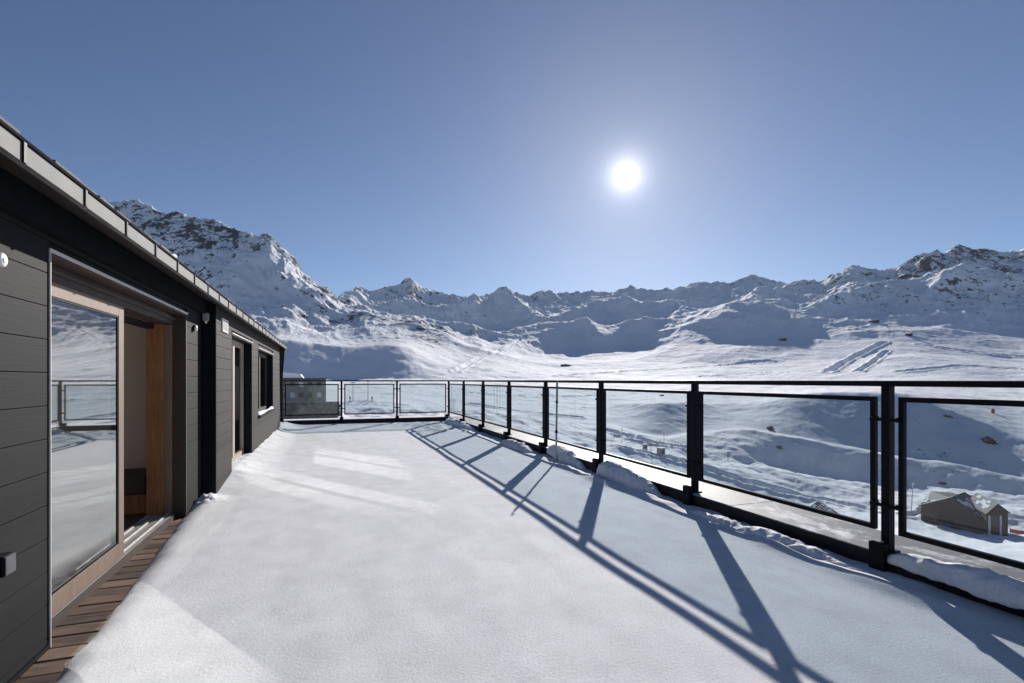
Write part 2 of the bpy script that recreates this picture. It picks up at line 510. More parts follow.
def build_terrain():
    xs = np.array(sorted(COLS))
    def az_of(x):
        return np.arctan((x - 512.0) / F) + TH
    keyaz = az_of(xs.astype(float))
    layers_r, layers_z = [], []
    nl = 12
    skx = np.array([a for a, b in SKY], float); sky = np.array([b for a, b in SKY], float)
    az = np.concatenate([np.radians(np.arange(-120, -30, 1.0)), np.radians(np.arange(-30, 68, 0.088)), np.radians(np.arange(68, 150, 0.25))])
    def interp_layer(rk, zk, kaz):
        return np.interp(az, kaz, rk), np.interp(az, kaz, zk)
    R, Z = [], []
    na = len(az)
    R.append(np.full(na, 18.0)); Z.append(np.interp(az, np.radians([-60, 0, 30, 60]), [-16, -20, -26, -30]))
    for k in range(nl):
        rr = []; zz = []
        for x in xs:
            y, d = COLS[x][k]
            a = float(az_of(float(x)))
            rr.append(d / math.cos(a - TH)); zz.append(EYE + (HZ - y) / F * d)
        # distance beyond the frame grows like 1/cos: keep it bounded
        rr = np.array(rr); zz = np.array(zz)
        for i, x in enumerate(xs):
            if x < -200 or x > 1300:
                s = 1.35 / (1 / math.cos(az_of(float(x)) - TH)) if True else 1
                rr[i] *= s; zz[i] *= s
        a, b = interp_layer(rr, zz, keyaz)
        R.append(a); Z.append(b)
    dsk = np.interp(skx, xs, [COLS[x][12] for x in xs])
    saz = az_of(skx)
    rs = dsk / np.cos(saz - TH); zs = EYE + (HZ - sky) / F * dsk
    for i, x in enumerate(skx):
        if x < -200 or x > 1300:
            s = 1.35 * math.cos(saz[i] - TH); rs[i] *= s; zs[i] *= s
    a, b = interp_layer(rs, zs, saz)
    R.append(a); Z.append(b)
    R.append(a * 1.45); Z.append(b * 0.55)
    R.append(np.full(na, 3600.0)); Z.append(b * 0.3)
    R = np.array(R); Z = np.array(Z)
    fine = np.radians(np.arange(-120, 150, 0.1))
    for k in range(1, len(R)):
        sg = 1.1 if k != nl + 1 else 0.07
        rf, zf = np.interp(fine, az, R[k]), np.interp(fine, az, Z[k])
        hw = int(4 * sg / 0.1) + 1
        kern = np.exp(-0.5 * (np.arange(-hw, hw + 1) * 0.1 / sg) ** 2); kern /= kern.sum()
        R[k] = np.interp(az, fine, np.convolve(np.pad(rf, hw, 'edge'), kern, 'valid'))
        Z[k] = np.interp(az, fine, np.convolve(np.pad(zf, hw, 'edge'), kern, 'valid'))
    R = np.maximum.accumulate(R + np.arange(len(R))[:, None] * 0.01, axis=0)
    rg = np.concatenate([np.geomspace(19, 130, 90), np.geomspace(131, 260, 150)[0:], np.geomspace(262, 800, 160), np.geomspace(805, 2700, 300), np.geomspace(2715, 2850, 6)])
    nr = len(rg)
    H = np.zeros((nr, na)); A = np.zeros((nr, na)); K = np.zeros((nr, na))
    amp = np.array(AMP[:len(R)])
    lk = np.arange(len(R), dtype=float)
    for j in range(na):
        H[:, j] = np.interp(rg, R[:, j], Z[:, j])
        A[:, j] = np.interp(rg, R[:, j], amp)
        K[:, j] = np.interp(rg, R[:, j], lk)
    # soften the straight fold lines a little along the radius
    Hs = H.copy()
    for _ in range(3):
        Hs[1:-1] = 0.25 * Hs[:-2] + 0.5 * Hs[1:-1] + 0.25 * Hs[2:]
    # and sideways
    for _ in range(6):
        Hs[:, 1:-1] = 0.25 * Hs[:, :-2] + 0.5 * Hs[:, 1:-1] + 0.25 * Hs[:, 2:]
    H = Hs
    RR, AZ = np.meshgrid(rg, az, indexing='ij')
    X = RR * np.sin(AZ); Y = RR * np.cos(AZ)
    wl = np.clip(RR * 0.22, 12, 330)
    # two wavelength families, near and far, blended by distance
    t = np.clip((RR - 300) / 500, 0, 1)
    near = fbm(X, Y, 34, 6, 3, 0.55) + 0.5 * ridged(X, Y, 60, 5, 11)
    warpx = fbm(X, Y, 400, 3, 51) * 90; warpy = fbm(X, Y, 400, 3, 71) * 90
    far = 1.5 * ridged(X + warpx, Y + warpy, 330, 7, 23, 0.45) + 0.8 * fbm(X, Y, 420, 4, 31)
    mid = fbm(X, Y, 90, 5, 41, 0.5)
    det = np.interp(K, [0, 1, 2, 3.2, 4, 4.4, 4.6, 5.4, 6.2, 8, 10, 12, 14, 16], [0, .4, .9, 1.1, .8, .12, .12, .6, .8, 0.9, 1.1, 2.2, 3.6, 4.0])
    H = H + det * (fbm(X, Y, 17, 5, 131, 0.6) * (1 - t) + fbm(X, Y, 48, 6, 137, 0.62) * t * 1.3 + (ridged(X, Y, 26, 4, 151, 0.6) * (1 - t) * 0.6 + ridged(X, Y, 62, 5, 157, 0.62) * t * 1.3))
    H = H + A * (near * (1 - t) + (far * 1.15 + 0.3 * mid) * t)
    # crags: sharper small-scale relief near the skyline of the rocky mountains
    crag = np.clip((K - 10.5) / 2.2, 0, 1) * np.clip((15 - K) / 1.0, 0, 1)
    kx = np.array(sorted(ROCKK)); kaz2 = az_of(kx.astype(float))
    rk = np.interp(az, kaz2, [ROCKK[x] for x in kx])[None, :]
    H = H + crag * 1.05 * 12 * ridged(X, Y, 75, 6, 91, 0.62)
    for (px_, d_, h_, w_, l_, sk) in SPURS:
        c_ = az_of(float(px_)); r_ = d_ / math.cos(c_ - TH)
        lat = (AZ - c_ - sk * (RR - r_) / 1000.0) * r_
        H = H + h_ * np.exp(-np.abs(lat / w_) ** 1.5) * np.exp(-((RR - r_) / l_) ** 2)
    gul = ridged(AZ * 1200 + 25 * fbm(X, Y, 150, 3, 81), RR * 0.22, 85, 6, 83, 0.58)
    H = H + gul * np.interp(K, [9.6, 10.6, 11.5, 13, 14], [0, 5, 8, 11, 8]) * 1.0
    attr = np.where(K < 7.2, 0.11 + 0.18 * fbm(X, Y, 30, 3, 63) - 0.25 * ((K > 4.2) & (K < 4.8)), rk) * np.ones_like(K)
    attr = attr + 0.10 * t + 0.16 * fbm(X, Y, 160, 4, 61) * t
    attr = attr - 0.13 * np.clip((K - 6) / 1.0, 0, 1) * np.clip((10.2 - K) / 0.8, 0, 1)   # smooth pistes
    attr = attr + 0.15 * np.clip((K - 12.2) / 0.7, 0, 1) * (0.7 + fbm(X, Y, 90, 4, 67))
    # rocky lit knoll left of centre
    kn = np.exp(-((AZ - az_of(430.0)) / 0.12) ** 2) * np.clip((K - 8.3) / 0.6, 0, 1) * np.clip((11.6 - K) / 0.6, 0, 1)
    attr = attr + 0.22 * kn
    # groomed tracks and paths pressed into the snow
    global TAZ, TRG, TH_
    TAZ, TRG, TH_ = az, rg, H
    for pts, wd, dp in TRACKS:
        poly = []
        for (x0, y0), (x1, y1) in zip(pts, pts[1:]):
            for t_ in np.linspace(0, 1, 14, endpoint=False):
                q, dd = on_ground(x0 + (x1 - x0) * t_, y0 + (y1 - y0) * t_)
                poly.append((q.x, q.y))
        q, dd = on_ground(*pts[-1]); poly.append((q.x, q.y))
        poly = np.array(poly)
        rr_ = np.hypot(poly[:, 0], poly[:, 1])
        i0, i1 = np.searchsorted(rg, rr_.min() - 6 * wd), np.searchsorted(rg, rr_.max() + 6 * wd)
        aa = np.arctan2(poly[:, 0], poly[:, 1])
        j0, j1 = np.searchsorted(az, aa.min() - 0.05), np.searchsorted(az, aa.max() + 0.05)
        sx_, sy_ = X[i0:i1, j0:j1], Y[i0:i1, j0:j1]
        best = np.full(sx_.shape, 1e9)
        for a_, b_ in zip(poly, poly[1:]):
            ab = b_ - a_; l2 = (ab ** 2).sum()
            if l2 < 1e-6 or l2 > (60 * wd) ** 2: continue
            u_ = np.clip(((sx_ - a_[0]) * ab[0] + (sy_ - a_[1]) * ab[1]) / l2, 0, 1)
            best = np.minimum(best, np.hypot(sx_ - a_[0] - u_ * ab[0], sy_ - a_[1] - u_ * ab[1]))
        H[i0:i1, j0:j1] += -dp * np.exp(-(best / wd) ** 4) + 0.7 * dp * np.exp(-((best - 1.7 * wd) / (0.6 * wd)) ** 2)
    cut = int(np.searchsorted(rg, 560))
    valley = grid_object('snowy_valley', X[:cut + 1], Y[:cut + 1], H[:cut + 1], M['valley'], attr[:cut + 1])
    mts = grid_object('mountains', X[cut:], Y[cut:], H[cut:], M['mount'], attr[cut:])
    structure(valley); structure(mts)
    return az, rg, H
build_terrain()

# ------------------------------------------------------------------ terrace
WALL = -1.445      # face of the near wall
BLOCK = -1.30      # face of the far part of the house
DECK = -0.06
RAIL = 3.87
SFAR = 17.43
KF = 3.80          # parapet face
KT = 0.14

slab = MB().box(-1.62, 4.30, -6, 17.95, -26, -0.13).build('terrace_slab', M['concrete'])
structure(slab)
dk = MB()
y = -3.0
while y < 9.0:
    w = 0.134
    x1 = -0.55 + random.uniform(-0.02, 0.02)
    dk.box(-1.545, x1, y, y + w, -0.12, DECK + random.uniform(-0.003, 0.003), 0.004)
    y += 0.147
deck = dk.build('plank_deck', M['plank'])
structure(deck)

def edge_p(s):
    return np.interp(s, [-3, 1, 2.4, 3.07, 3.5, 4.05, 4.7, 5.43, 5.9, 6.3, 6.9, 7.2, 20],
                     [-1.0, -1.12, -1.22, -1.26, -1.265, -1.30, -1.35, -1.40, -1.43, -1.47, -1.52, -1.55, -1.55])

def build_snow():
    ps = np.concatenate([np.arange(-1.56, -0.9, 0.018), np.arange(-0.9, 3.2, 0.04), np.arange(3.2, 3.815, 0.02)])
    ss = np.concatenate([np.arange(-3.2, 1.2, 0.08), np.arange(1.2, 17.40, 0.034)])
    X, Y = np.meshgrid(ps, ss, indexing='xy')
    Z = 0.012 * fbm(X, Y, 2.6, 2, 5) + 0.002 * fbm(X, Y * 0.4, 0.5, 4, 9)
    # soft wind ridges running along the terrace
    Z += 0.007 * fbm(X * 3.0 + 0.6 * fbm(X, Y, 1.4, 2, 13), Y * 0.6, 1.1, 4, 15)
    # thin bevelled edge that thaws back from the planks
    e = edge_p(Y) + 0.035 * fbm(X * 0 + 3.1, Y, 0.5, 4, 21) + 0.006 * fbm(X, Y, 0.07, 3, 77)
    d = X - e
    t = np.clip(d / 0.19, -0.35, 1)
    prof = np.where(t < 0, t * 2.0, 1 - (1 - np.clip(t, 0, 1)) ** 2.2)
    Z += (DECK - 0.004) * (1 - prof) * np.clip((7.4 - Y) / 1.0, 0.0, 1)
    Z += 0.006 * fbm(X, Y, 0.12, 4, 33) * np.clip(1 - np.abs(d) / 0.16, 0, 1)
    # drift against the far part of the house
    dr = np.clip((Y - 7.0) / 1.2, 0, 1) * np.clip(1 - (X - BLOCK) / 0.55, 0, 1) ** 1.6
    Z += dr * (0.125 + 0.05 * fbm(X, Y, 0.9, 3, 43) + 0.012 * fbm(X, Y, 0.2, 3, 44))
    lump = np.exp(-((X + 1.33) / 0.12) ** 2 - ((Y - 6.75) / 0.22) ** 2)
    Z += 0.07 * lump * (1 + fbm(X, Y, 0.1, 3, 46))
    # low banks near the parapet
    b = np.exp(-((X - 3.55 - 0.05 * np.sin(Y * 1.7)) / 0.09) ** 2) * np.clip(0.5 + 1.6 * fbm(X * 0, Y, 1.0, 3, 55), 0, 1)
    Z += 0.05 * b * np.clip((9.5 - Y) / 2, 0, 1)
    Z += np.clip((X - 3.3) / 0.5, 0, 1) ** 2 * (0.03 * fbm(X, Y, 0.35, 4, 57) + 0.015)
    # trampled footprints by the far corner
    rng = np.random.RandomState(4)
    for _ in range(34):
        cx, cy = rng.uniform(1.9, 3.5), rng.uniform(13.6, 16.9)
        a = rng.uniform(0, 3.14)
        u = (X - cx) * np.cos(a) + (Y - cy) * np.sin(a); v = -(X - cx) * np.sin(a) + (Y - cy) * np.cos(a)
        q = (u / 0.20) ** 2 + (v / 0.11) ** 2
        Z += -0.022 * np.exp(-q) + 0.012 * np.exp(-(np.sqrt(q) - 1.5) ** 2 * 4)
    o = grid_object('snow_cover', X, Y, Z, M['snow'])
    structure(o)
build_snow()

# parapet: two walls, each body + coping
pw = thing('parapet', (KF, 6.0, 0), 'low dark parapet with grey frosted top under the long glass railing', 'parapet')
MB().box(KF, 4.33, -6, SFAR - 0.07, -0.3, KT - 0.012, 0.004).build('wall', M['kerb'], pw)
c = MB()
for a, b in ((-6, -1.2), (-1.19, 1.55), (1.56, 4.1), (4.11, 7.4), (7.41, 10.7), (10.71, 14.0), (14.01, SFAR - 0.075)):
    c.box(KF - 0.012, 4.345, a, b, KT - 0.0115, KT, 0.003)
c.build('coping', M['coping'], pw)
pe = thing('parapet', (1.0, SFAR, 0), 'low dark parapet with snowy top under the short railing at the far end', 'parapet')
MB().box(-1.9, 4.33, SFAR - 0.068, SFAR + 0.5, -0.3, KT - 0.012, 0.004).build('wall', M['kerb'], pe)
MB().box(-1.91, 4.345, SFAR - 0.073, SFAR + 0.51, KT - 0.0115, KT, 0.003).build('coping', M['snow_lump'], pe)

# ------------------------------------------------------------------ railings
RT = 1.395   # top of handrail
def post_meshes():
    post = MB().box(-0.03, 0.03, -0.03, 0.03, 0.0, RT - 0.042 - KT, 0.003).mesh('post', M['black'])
    br = MB()
    br.box(-0.125, -0.074, -0.055, 0.055, -0.22, 0.075, 0.004)
    br.box(-0.0735, 0.06, -0.05, 0.05, 0.001, 0.013, 0.002)
    br.box(-0.0735, -0.032, -0.012, 0.012, 0.0135, 0.075, 0.002)
    bracket = br.mesh('post_bracket', M['black'])
    def clamp():
        k = MB().box(-0.045, -0.0305, -0.105, 0.105, -0.012, 0.012, 0.002)
        for sy in (-0.09, 0.09):
            k.box(-0.030, 0.016, sy - 0.016, sy + 0.016, -0.018, 0.018, 0.003)
        for sy in (-0.055, 0.055):
            k.tube([(-0.052, sy, 0), (-0.0452, sy, 0)], 0.008, 8)
        return k.mesh('clamp', M['black'])
    return post, bracket, clamp()
def panel_meshes(length):
    f = MB(); g = 0.084; w = 0.036
    a, b = g, length - g
    z0, z1 = 0.14, 1.137
    f.box(-0.018, 0.018, a, a + w, z0, z1, 0.002)
    f.box(-0.018, 0.018, b - w, b, z0, z1, 0.002)
    f.box(-0.018, 0.018, a + w + 0.0005, b - w - 0.0005, z0, z0 + w, 0.002)
    f.box(-0.018, 0.018, a + w + 0.0005, b - w - 0.0005, z1 - w, z1, 0.002)
    fr = f.mesh('panel_frame', M['black'])
    p = MB()
    p.poly([(0, a + w - 0.006, z0 + w - 0.006), (0, b - w + 0.006, z0 + w - 0.006), (0, b - w + 0.006, z1 - w + 0.006), (0, a + w - 0.006, z1 - w + 0.006)])
    return fr, p.mesh('glass_pane', M['rail_glass'])
PM, BM_, CM = post_meshes()
def put(name, me, parent, loc, rz=0.0):
    o = bpy.data.objects.new(name, me)
    link(o, parent); o.location = loc; o.rotation_euler = (0, 0, rz)
    return o
def railing(root, n, bay, first, last):
    fm, gm = panel_meshes(bay)
    for i in range(first, last + 1):
        p = put('post', PM, root, (0, i * bay, 0))
        put('post_bracket', BM_, p, (0, 0, 0))
        for z in (0.34, 0.97):
            put('clamp', CM, p, (0, 0, z))
    for i in range(n):
        fr = put('panel_frame', fm, root, (0, i * bay, 0))
        put('glass_pane', gm, fr, (0, 0, 0))
BAY = 2.115
r1 = thing('glass_railing', (RAIL, SFAR - BAY * 10, KT), 'long black railing with clear glass panels down the right side of the terrace', 'railing')
railing(r1, 10, BAY, 0, 10)
MB().box(RAIL - 0.026, RAIL + 0.026, SFAR - BAY * 10 - 0.05, SFAR + 0.026, RT - 0.042, RT, 0.006).build('handrail', M['black'], r1)
r2 = thing('glass_railing', (RAIL, SFAR, KT), 'short black railing with three clear glass panels closing the far end of the terrace', 'railing')
r2.rotation_euler = (0, 0, math.pi / 2)
B2 = 1.76
railing(r2, 3, B2, 1, 3)
hr = MB().box(-0.026, 0.026, 0.0262, B2 * 3 + 0.05, RT - 0.042 - KT, RT - KT, 0.006).mesh('handrail', M['black'])
put('handrail', hr, r2, (0, 0, 0))

# upright pole stuck in the snow by the railing
pl = thing('marker_pole', (3.68, 8.08, 0.0), 'thin upright pole standing in the snow against the long railing', 'pole')
MB().tube([(3.68, 8.08, -0.08), (3.69, 8.085, 0.50)], 0.019, 10).build('lower_tube', M['pale_pole'], pl, True, 'pale cream lower tube')
MB().tube([(3.69, 8.085, 0.501), (3.705, 8.09, 1.35)], 0.017, 10).build('upper_tube', M['grey'], pl, True)
MB().tube([(3.689, 8.085, 0.485), (3.69, 8.085, 0.53)], 0.024, 10).build('collar', M['black'], pl, True)
MB().tube([(3.699, 8.088, 1.0), (3.700, 8.088, 1.04)], 0.022, 10).build('collar', M['black'], pl, True)
MB().tube([(3.705, 8.09, 1.35), (3.704, 8.09, 1.385), (3.68, 8.04, 1.395), (3.66, 7.98, 1.375)], 0.010, 8).build('hook', M['grey'], pl, True)

# ------------------------------------------------------------------ snow banks on and against the parapet
def snow_bank(label, s0, s1, p0, prof, seed, nx=150, nphi=40):
    """elongated bank; prof(t) -> (centre p, base z, half width, height)"""
    X = np.zeros((nx, nphi)); Y = X.copy(); Z = X.copy()
    for i in range(nx):
        t = i / (nx - 1)
        cp, bz, hw, h = prof(t)
        e = min(1.0, math.sqrt(max(0.0, 1 - abs(2 * t - 1) ** 5)) + 0.02)
        for k in range(nphi):
            a = math.pi * 2 * k / (nphi - 1)
            cx, cz = math.cos(a), math.sin(a)
            X[i, k] = cp + hw * e * cx
            Z[i, k] = bz + (h * e * (max(cz, 0) ** 0.8) if cz > 0 else 0.03 * cz)
            Y[i, k] = s0 + (s1 - s0) * t
    n1 = fbm(X + Z, Y + Z * 0.7, 0.33, 4, seed); n2 = fbm(X * 1.0 + Z * 1.3, Y, 0.09, 3, seed + 5)
    k = np.where(Z > -1, 1, 0)
    w = np.clip(1 - np.abs(2 * np.linspace(0, 1, nx)[:, None] - 1) ** 8, 0, 1)
    n3 = fbm(X * 1.1 + Z * 1.3, Y, 0.035, 3, seed + 9)
    Z = Z + (0.045 * n1 + 0.022 * n2 + 0.006 * n3) * w
    X = X + (0.035 * n1 - 0.018 * n2) * w
    o = grid_object('snow_bank', X, Y, Z, M['snow_lump'])
    return tag(o, label, 'snow bank', 'snow banks along the parapet')
ip = lambda t, a: float(np.interp(t, [q[0] for q in a], [q[1] for q in a]))
snow_bank('thick snow roll lying over the parapet edge right of the nearest railing post', -1.6, 2.60, 3.8,
          lambda t: (3.81, 0.10, ip(t, [(0, .12), (.5, .13), (.85, .12), (1, .10)]), ip(t, [(0, .15), (.6, .13), (1, .14)])), 101)
snow_bank('large wedge of snow sloping off the parapet beside the third post from the right', 5.0, 6.78, 3.75,
          lambda t: (ip(t, [(0, 3.70), (.4, 3.76), (1, 3.82)]), ip(t, [(0, -.03), (.35, 0.0), (1, .03)]), ip(t, [(0, .06), (.4, .13), (1, .17)]), ip(t, [(0, .05), (.35, .17), (1, .22)])), 111)
snow_bank('wedge of snow piled against the parapet behind the upright pole', 7.1, 8.85, 3.75,
          lambda t: (ip(t, [(0, 3.74), (.4, 3.82), (1, 3.90)]), ip(t, [(0, -.03), (.4, .02), (1, .05)]), ip(t, [(0, .06), (.4, .12), (1, .14)]), ip(t, [(0, .05), (.4, .18), (1, .17)])), 121)
snow_bank('broken snow heap at the foot of the parapet, two posts beyond the pole', 9.0, 11.0, 3.75,
          lambda t: (ip(t, [(0, 3.66), (1, 3.70)]), -.02, ip(t, [(0, .10), (.5, .16), (1, .12)]), ip(t, [(0, .08), (.5, .13), (1, .10)])), 131)
snow_bank('farthest snow bank against the parapet near the corner of the terrace', 13.4, 17.2, 3.75,
          lambda t: (3.74, -.02, ip(t, [(0, .10), (.5, .17), (1, .16)]), ip(t, [(0, .10), (.5, .17), (1, .15)])), 141)
snow_bank('low ridge of snow lying in front of the parapet between the two nearest posts', 2.55, 4.55, 3.6,
          lambda t: (ip(t, [(0, 3.66), (1, 3.62)]), -.02, ip(t, [(0, .06), (.5, .11), (1, .08)]), ip(t, [(0, .05), (.5, .085), (1, .06)])), 151)

# ------------------------------------------------------------------ the house on the left
hs = thing('house', (WALL, 6.0, DECK), 'dark boarded house with a sliding door and long eaves along the left of the terrace', 'house')
S_END = 15.46
D0, D1 = 3.48, 6.34         # sliding door opening
DT = 2.10                   # its top
STEP = 7.04
def board_wall(name, x, y0, y1, z0, z1, pitch, mat, holes, butt=None):
    """lapped boards with dark gaps, cut round openings; x is the outer face"""
    b = MB()
    z = math.floor(z0 / pitch) * pitch
    while z < z1:
        a, c = max(z + 0.002, z0), min(z + pitch - 0.002, z1)
        if c - a > 0.004:
            segs = [(y0, y1)]
            for (h0, h1, hz0, hz1) in holes:
                if a < hz1 - 0.001 and c > hz0 + 0.001:
                    new = []
                    for (s, e) in segs:
                        if h1 <= s or h0 >= e: new.append((s, e)); continue
                        if h0 > s: new.append((s, h0))
                        if h1 < e: new.append((h1, e))
                    segs = new
            for (s, e) in segs:
                cuts = [s]
                if butt:
                    q = s + random.uniform(1.2, butt)
                    while q < e - 0.6:
                        cuts.append(q); q += random.uniform(1.8, butt)
                cuts.append(e)
                for u, w in zip(cuts, cuts[1:]):
                    b.box(x - 0.022, x, u + 0.0015, w - 0.0015, a, c, 0.002)
        z += pitch
    return b.build(name, mat, hs)
hole1 = (D0, D1, -1, DT)
board_wall('cladding', WALL, -4.0, 6.98, -0.035, 2.1885, 0.18, M['boards'], [hole1], 3.4)
# structural wall behind the boards (dark), cut round the opening
w = MB()
w.box(WALL - 0.10, WALL - 0.0225, -4, D0 - 0.002, -0.12, 2.40)
w.box(WALL - 0.10, WALL - 0.0225, D1 + 0.002, STEP, -0.12, 2.40)
w.box(WALL - 0.10, WALL - 0.0225, D0 - 0.0018, D1 + 0.0018, DT + 0.002, 2.40)
w.build('wall', M['black'], hs)
MB().box(WALL - 0.004, WALL + 0.012, -4, D0 - 0.012, -0.06, -0.036, 0.003).build('base_trim', M['black'], hs)
# far part of the house, standing forward
W2 = (8.08, 10.08, 0.10, 2.05)
W3 = (10.88, 13.62, 0.71, 2.01)
board_wall('cladding', BLOCK, STEP + 0.024, S_END, -0.03, 2.33, 0.14, M['boards2'], [(W2[0], W2[1], -1, W2[3]), W3], None)
w = MB()
for (a, b, c, d) in ((STEP + 0.03, W2[0], -0.12, 2.36), (W2[0] + .0005, W2[1] - .0005, W2[3] + 0.002, 2.36), (W2[1], W3[0], -0.12, 2.36),
                     (W2[0] + .0005, W2[1] - .0005, -0.12, W2[2]),
                     (W3[0] + .0005, W3[1] - .0005, -0.12, W3[2] - 0.002), (W3[0] + .0005, W3[1] - .0005, W3[3] + 0.002, 2.36), (W3[1], S_END - 0.001, -0.12, 2.36)):
    w.box(BLOCK - 0.16, BLOCK - 0.0225, a, b, c, d)
w.build('wall', M['boards2'], hs)
MB().box(-1.62, BLOCK, STEP, STEP + 0.022, -0.12, 2.345, 0.002).build('end_panel', M['black'], hs, label='near black end panel of the projecting part')
MB().box(-6.0, BLOCK - 0.001, S_END - 0.0005, S_END + 0.02, -0.12, 2.36, 0.002).build('end_panel', M['boards2'], hs)
# top beam
MB().box(WALL - 0.02, WALL + 0.055, -4, STEP - 0.002, 2.19, 2.352, 0.004).build('eaves_beam', M['matte'], hs)
# soffit, roof, gutter
PG, ZG0, ZG1 = -1.14, 2.258, 2.336
SL = 0.45
def roofz(p, off=0.0):
    return ZG0 + off + (-p + PG) * SL * 1.0
RE = 15.80
MB().prism([(-1.171, -4, 2.257), (-1.171, RE, 2.257), (-6.2, RE, 2.257 + 5.029 * SL), (-6.2, -4, 2.257 + 5.029 * SL)], (0, 0, 0.02)).build('soffit', M['soffit'], hs)
rf = MB()
for k in range(9):
    p0, p1 = -1.165 - k * 0.6, -1.165 - (k + 1) * 0.6 - 0.05
    rf.prism([(p0, -4, 2.338 + k * 0.6 * SL), (p0, RE + 0.02, 2.338 + k * 0.6 * SL), (p1, RE + 0.02, 2.324 + (k + 1) * 0.6 * SL), (p1, -4, 2.324 + (k + 1) * 0.6 * SL)], (0, 0, 0.022))
rf.build('roof', M['tile'], hs)
re_ = MB(); rr0 = random.Random(12); y = -3.9
while y < RE - 0.3:
    ln = rr0.uniform(0.16, 0.30)
    re_.box(-1.24, -1.158 + rr0.uniform(-0.012, 0.006), y, y + ln - rr0.uniform(0.004, 0.05), 2.3605, 2.372 + rr0.uniform(0.0, 0.016), 0.003)
    y += ln
re_.build('roof_edge_slates', M['tile'], hs)
g = MB()
g.box(PG - 0.012, PG, -4, RE, ZG0, ZG1, 0.002)
g.box(PG - 0.03, PG - 0.0125, -4, RE, ZG0 - 0.0005, ZG0 + 0.012)
gut = g.build('gutter', M['zinc'], hs)
MB().box(PG - 0.10, PG + 0.008, RE + 0.001, RE + 0.012, ZG0 - 0.004, ZG1 + 0.012, 0.002).build('end_cap', M['black'], gut)
MB().box(PG - 0.012, PG + 0.009, -4, RE, ZG1 + 0.0005, ZG1 + 0.017, 0.004).build('gutter_lip', M['matte'], gut)
sm = MB().box(-0.001, 0.007, -0.011, 0.011, -0.080, 0.003, 0.001).mesh('gutter_bracket', M['black'])
off = wloc(gut)
k = -5
while 2.548 + 0.54 * k < RE - 0.1:
    put('gutter_bracket', sm, gut, Vector((PG + 0.001, 2.548 + 0.54 * k, ZG1)) - off)
    k += 1
# gable end + back of house closed except for an added back opening that lights the room
MB().prism([(-1.175, RE - 0.34, 2.3), (-6.2, RE - 0.34, 2.3 + 5.0 * SL - 0.06), (-6.2, RE - 0.34, -0.1), (-1.33, RE - 0.34, -0.1)], (0, 0.01, 0)).build('gable_wall', M['boards2'], hs)
bw = MB()  # pieces around an unseen opening, added to let skylight into the room
for (a, b, c, d) in ((-4, 2.9, -0.12, 4.4), (6.7, RE - 0.36, -0.12, 4.4), (2.9005, 6.6995, 2.25, 4.4), (2.9005, 6.6995, -0.12, 0.1)):
    bw.box(-6.12, -6.0, a, b, c, d)
bw.build('back_wall', M['boards2'], hs)
MB().prism([(-1.47, -4.0, 2.36), (-6.0, -4.0, 4.3), (-6.0, -4.0, -0.1), (-1.47, -4.0, -0.1)], (0, 0.08, 0)).build('gable_wall', M['boards'], hs)
# bits of snow left on the roof edge
rng = random.Random(3)
sn = MB()
for s, ln in ((4.6, 0.22), (9.2, 0.6)):
    pts = [(-1.16 - 0.05 * rng.random(), s + ln * t, 2.366 + 0.01 * rng.random()) for t in np.linspace(0, 1, 7)]
    sn = MB()
    sn.tube(pts, [0.004 + 0.018 * math.sin(math.pi * t) * rng.uniform(0.6, 1.2) for t in np.linspace(0, 1, 7)], 8)
    sn.build('roof_snow', M['snow_lump'], hs, True)

# --- interior behind the door
FL = 0.0
rm = MB()
rm.box(-5.99, -1.60, 2.2, 6.9, -0.10, FL - 0.01)
rm.build('interior_floor', M['floor'], hs)
rm = MB()
rm.box(-5.99, -1.80, 6.92, 7.0, -0.05, 2.55)
rm.build('interior_wall', M['taupe'], hs)
rm = MB()
rm.box(-5.99, -1.56, 2.1, 2.195, -0.05, 2.55)
rm.build('interior_wall', M['taupe'], hs)
MB().box(-5.99, -1.56, 2.1, 7.0, 2.26, 2.31).build('interior_ceiling', M['taupe'], hs)
# bench: wooden box with a dark cushion
MB().box(-3.4, -1.80, 6.35, 6.9, 0.0, 0.20, 0.004).build('interior_bench', M['orange_wood'], hs)
MB().box(-3.4, -1.82, 6.33, 6.9, 0.202, 0.40, 0.02).build('bench_cushion', M['dark_wood'], hs)

# --- sliding door
FP = -1.55   # face of sliding leaf
sd = MB()
# fixed frame: far jamb (pale), inner post (orange), header, dark reveals
sd.box(WALL - 0.101, WALL - 0.0005, D0 + 0.0005, D0 + 0.014, DECK + 0.003, DT - 0.014, 0.001)
sd.box(WALL - 0.125, WALL - 0.0005, D1 - 0.03, D1 - 0.0005, DECK + 0.003, DT - 0.014, 0.001)
sd.box(WALL - 0.125, WALL - 0.0005, D0 + 0.0005, D1 - 0.0005, DT - 0.0135, DT, 0.001)
dframe = sd.build('door_reveal', M['dark_wood'], hs)
t = MB()
t.box(WALL + 0.001, WALL + 0.010, D0 - 0.006, D0 + 0.001, DECK, DT + 0.0, 0.001)
t.box(WALL + 0.001, WALL + 0.010, D0 - 0.006, D1 + 0.006, DT + 0.0005, DT + 0.020, 0.001)
t.build('door_trim', M['trim'], hs)
MB().box(-1.64, -1.572, D1 - 0.06, D1 + 0.03, DECK, DT - 0.12, 0.003).build('door_jamb', M['pale_wood'], hs)
MB().box(-1.79, -1.641, D1 - 0.09, D1 + 0.03, DECK, DT - 0.10, 0.004).build('interior_post', M['orange_wood'], hs)
h = MB()
h.box(-1.72, -1.555, D0, D1 - 0.061, 1.984, DT - 0.0145, 0.002)
h.box(-1.5545, -1.53, D0 + 0.015, D1 - 0.031, 2.03, 2.052, 0.002)
h.build('door_header', M['dark_wood'], hs)
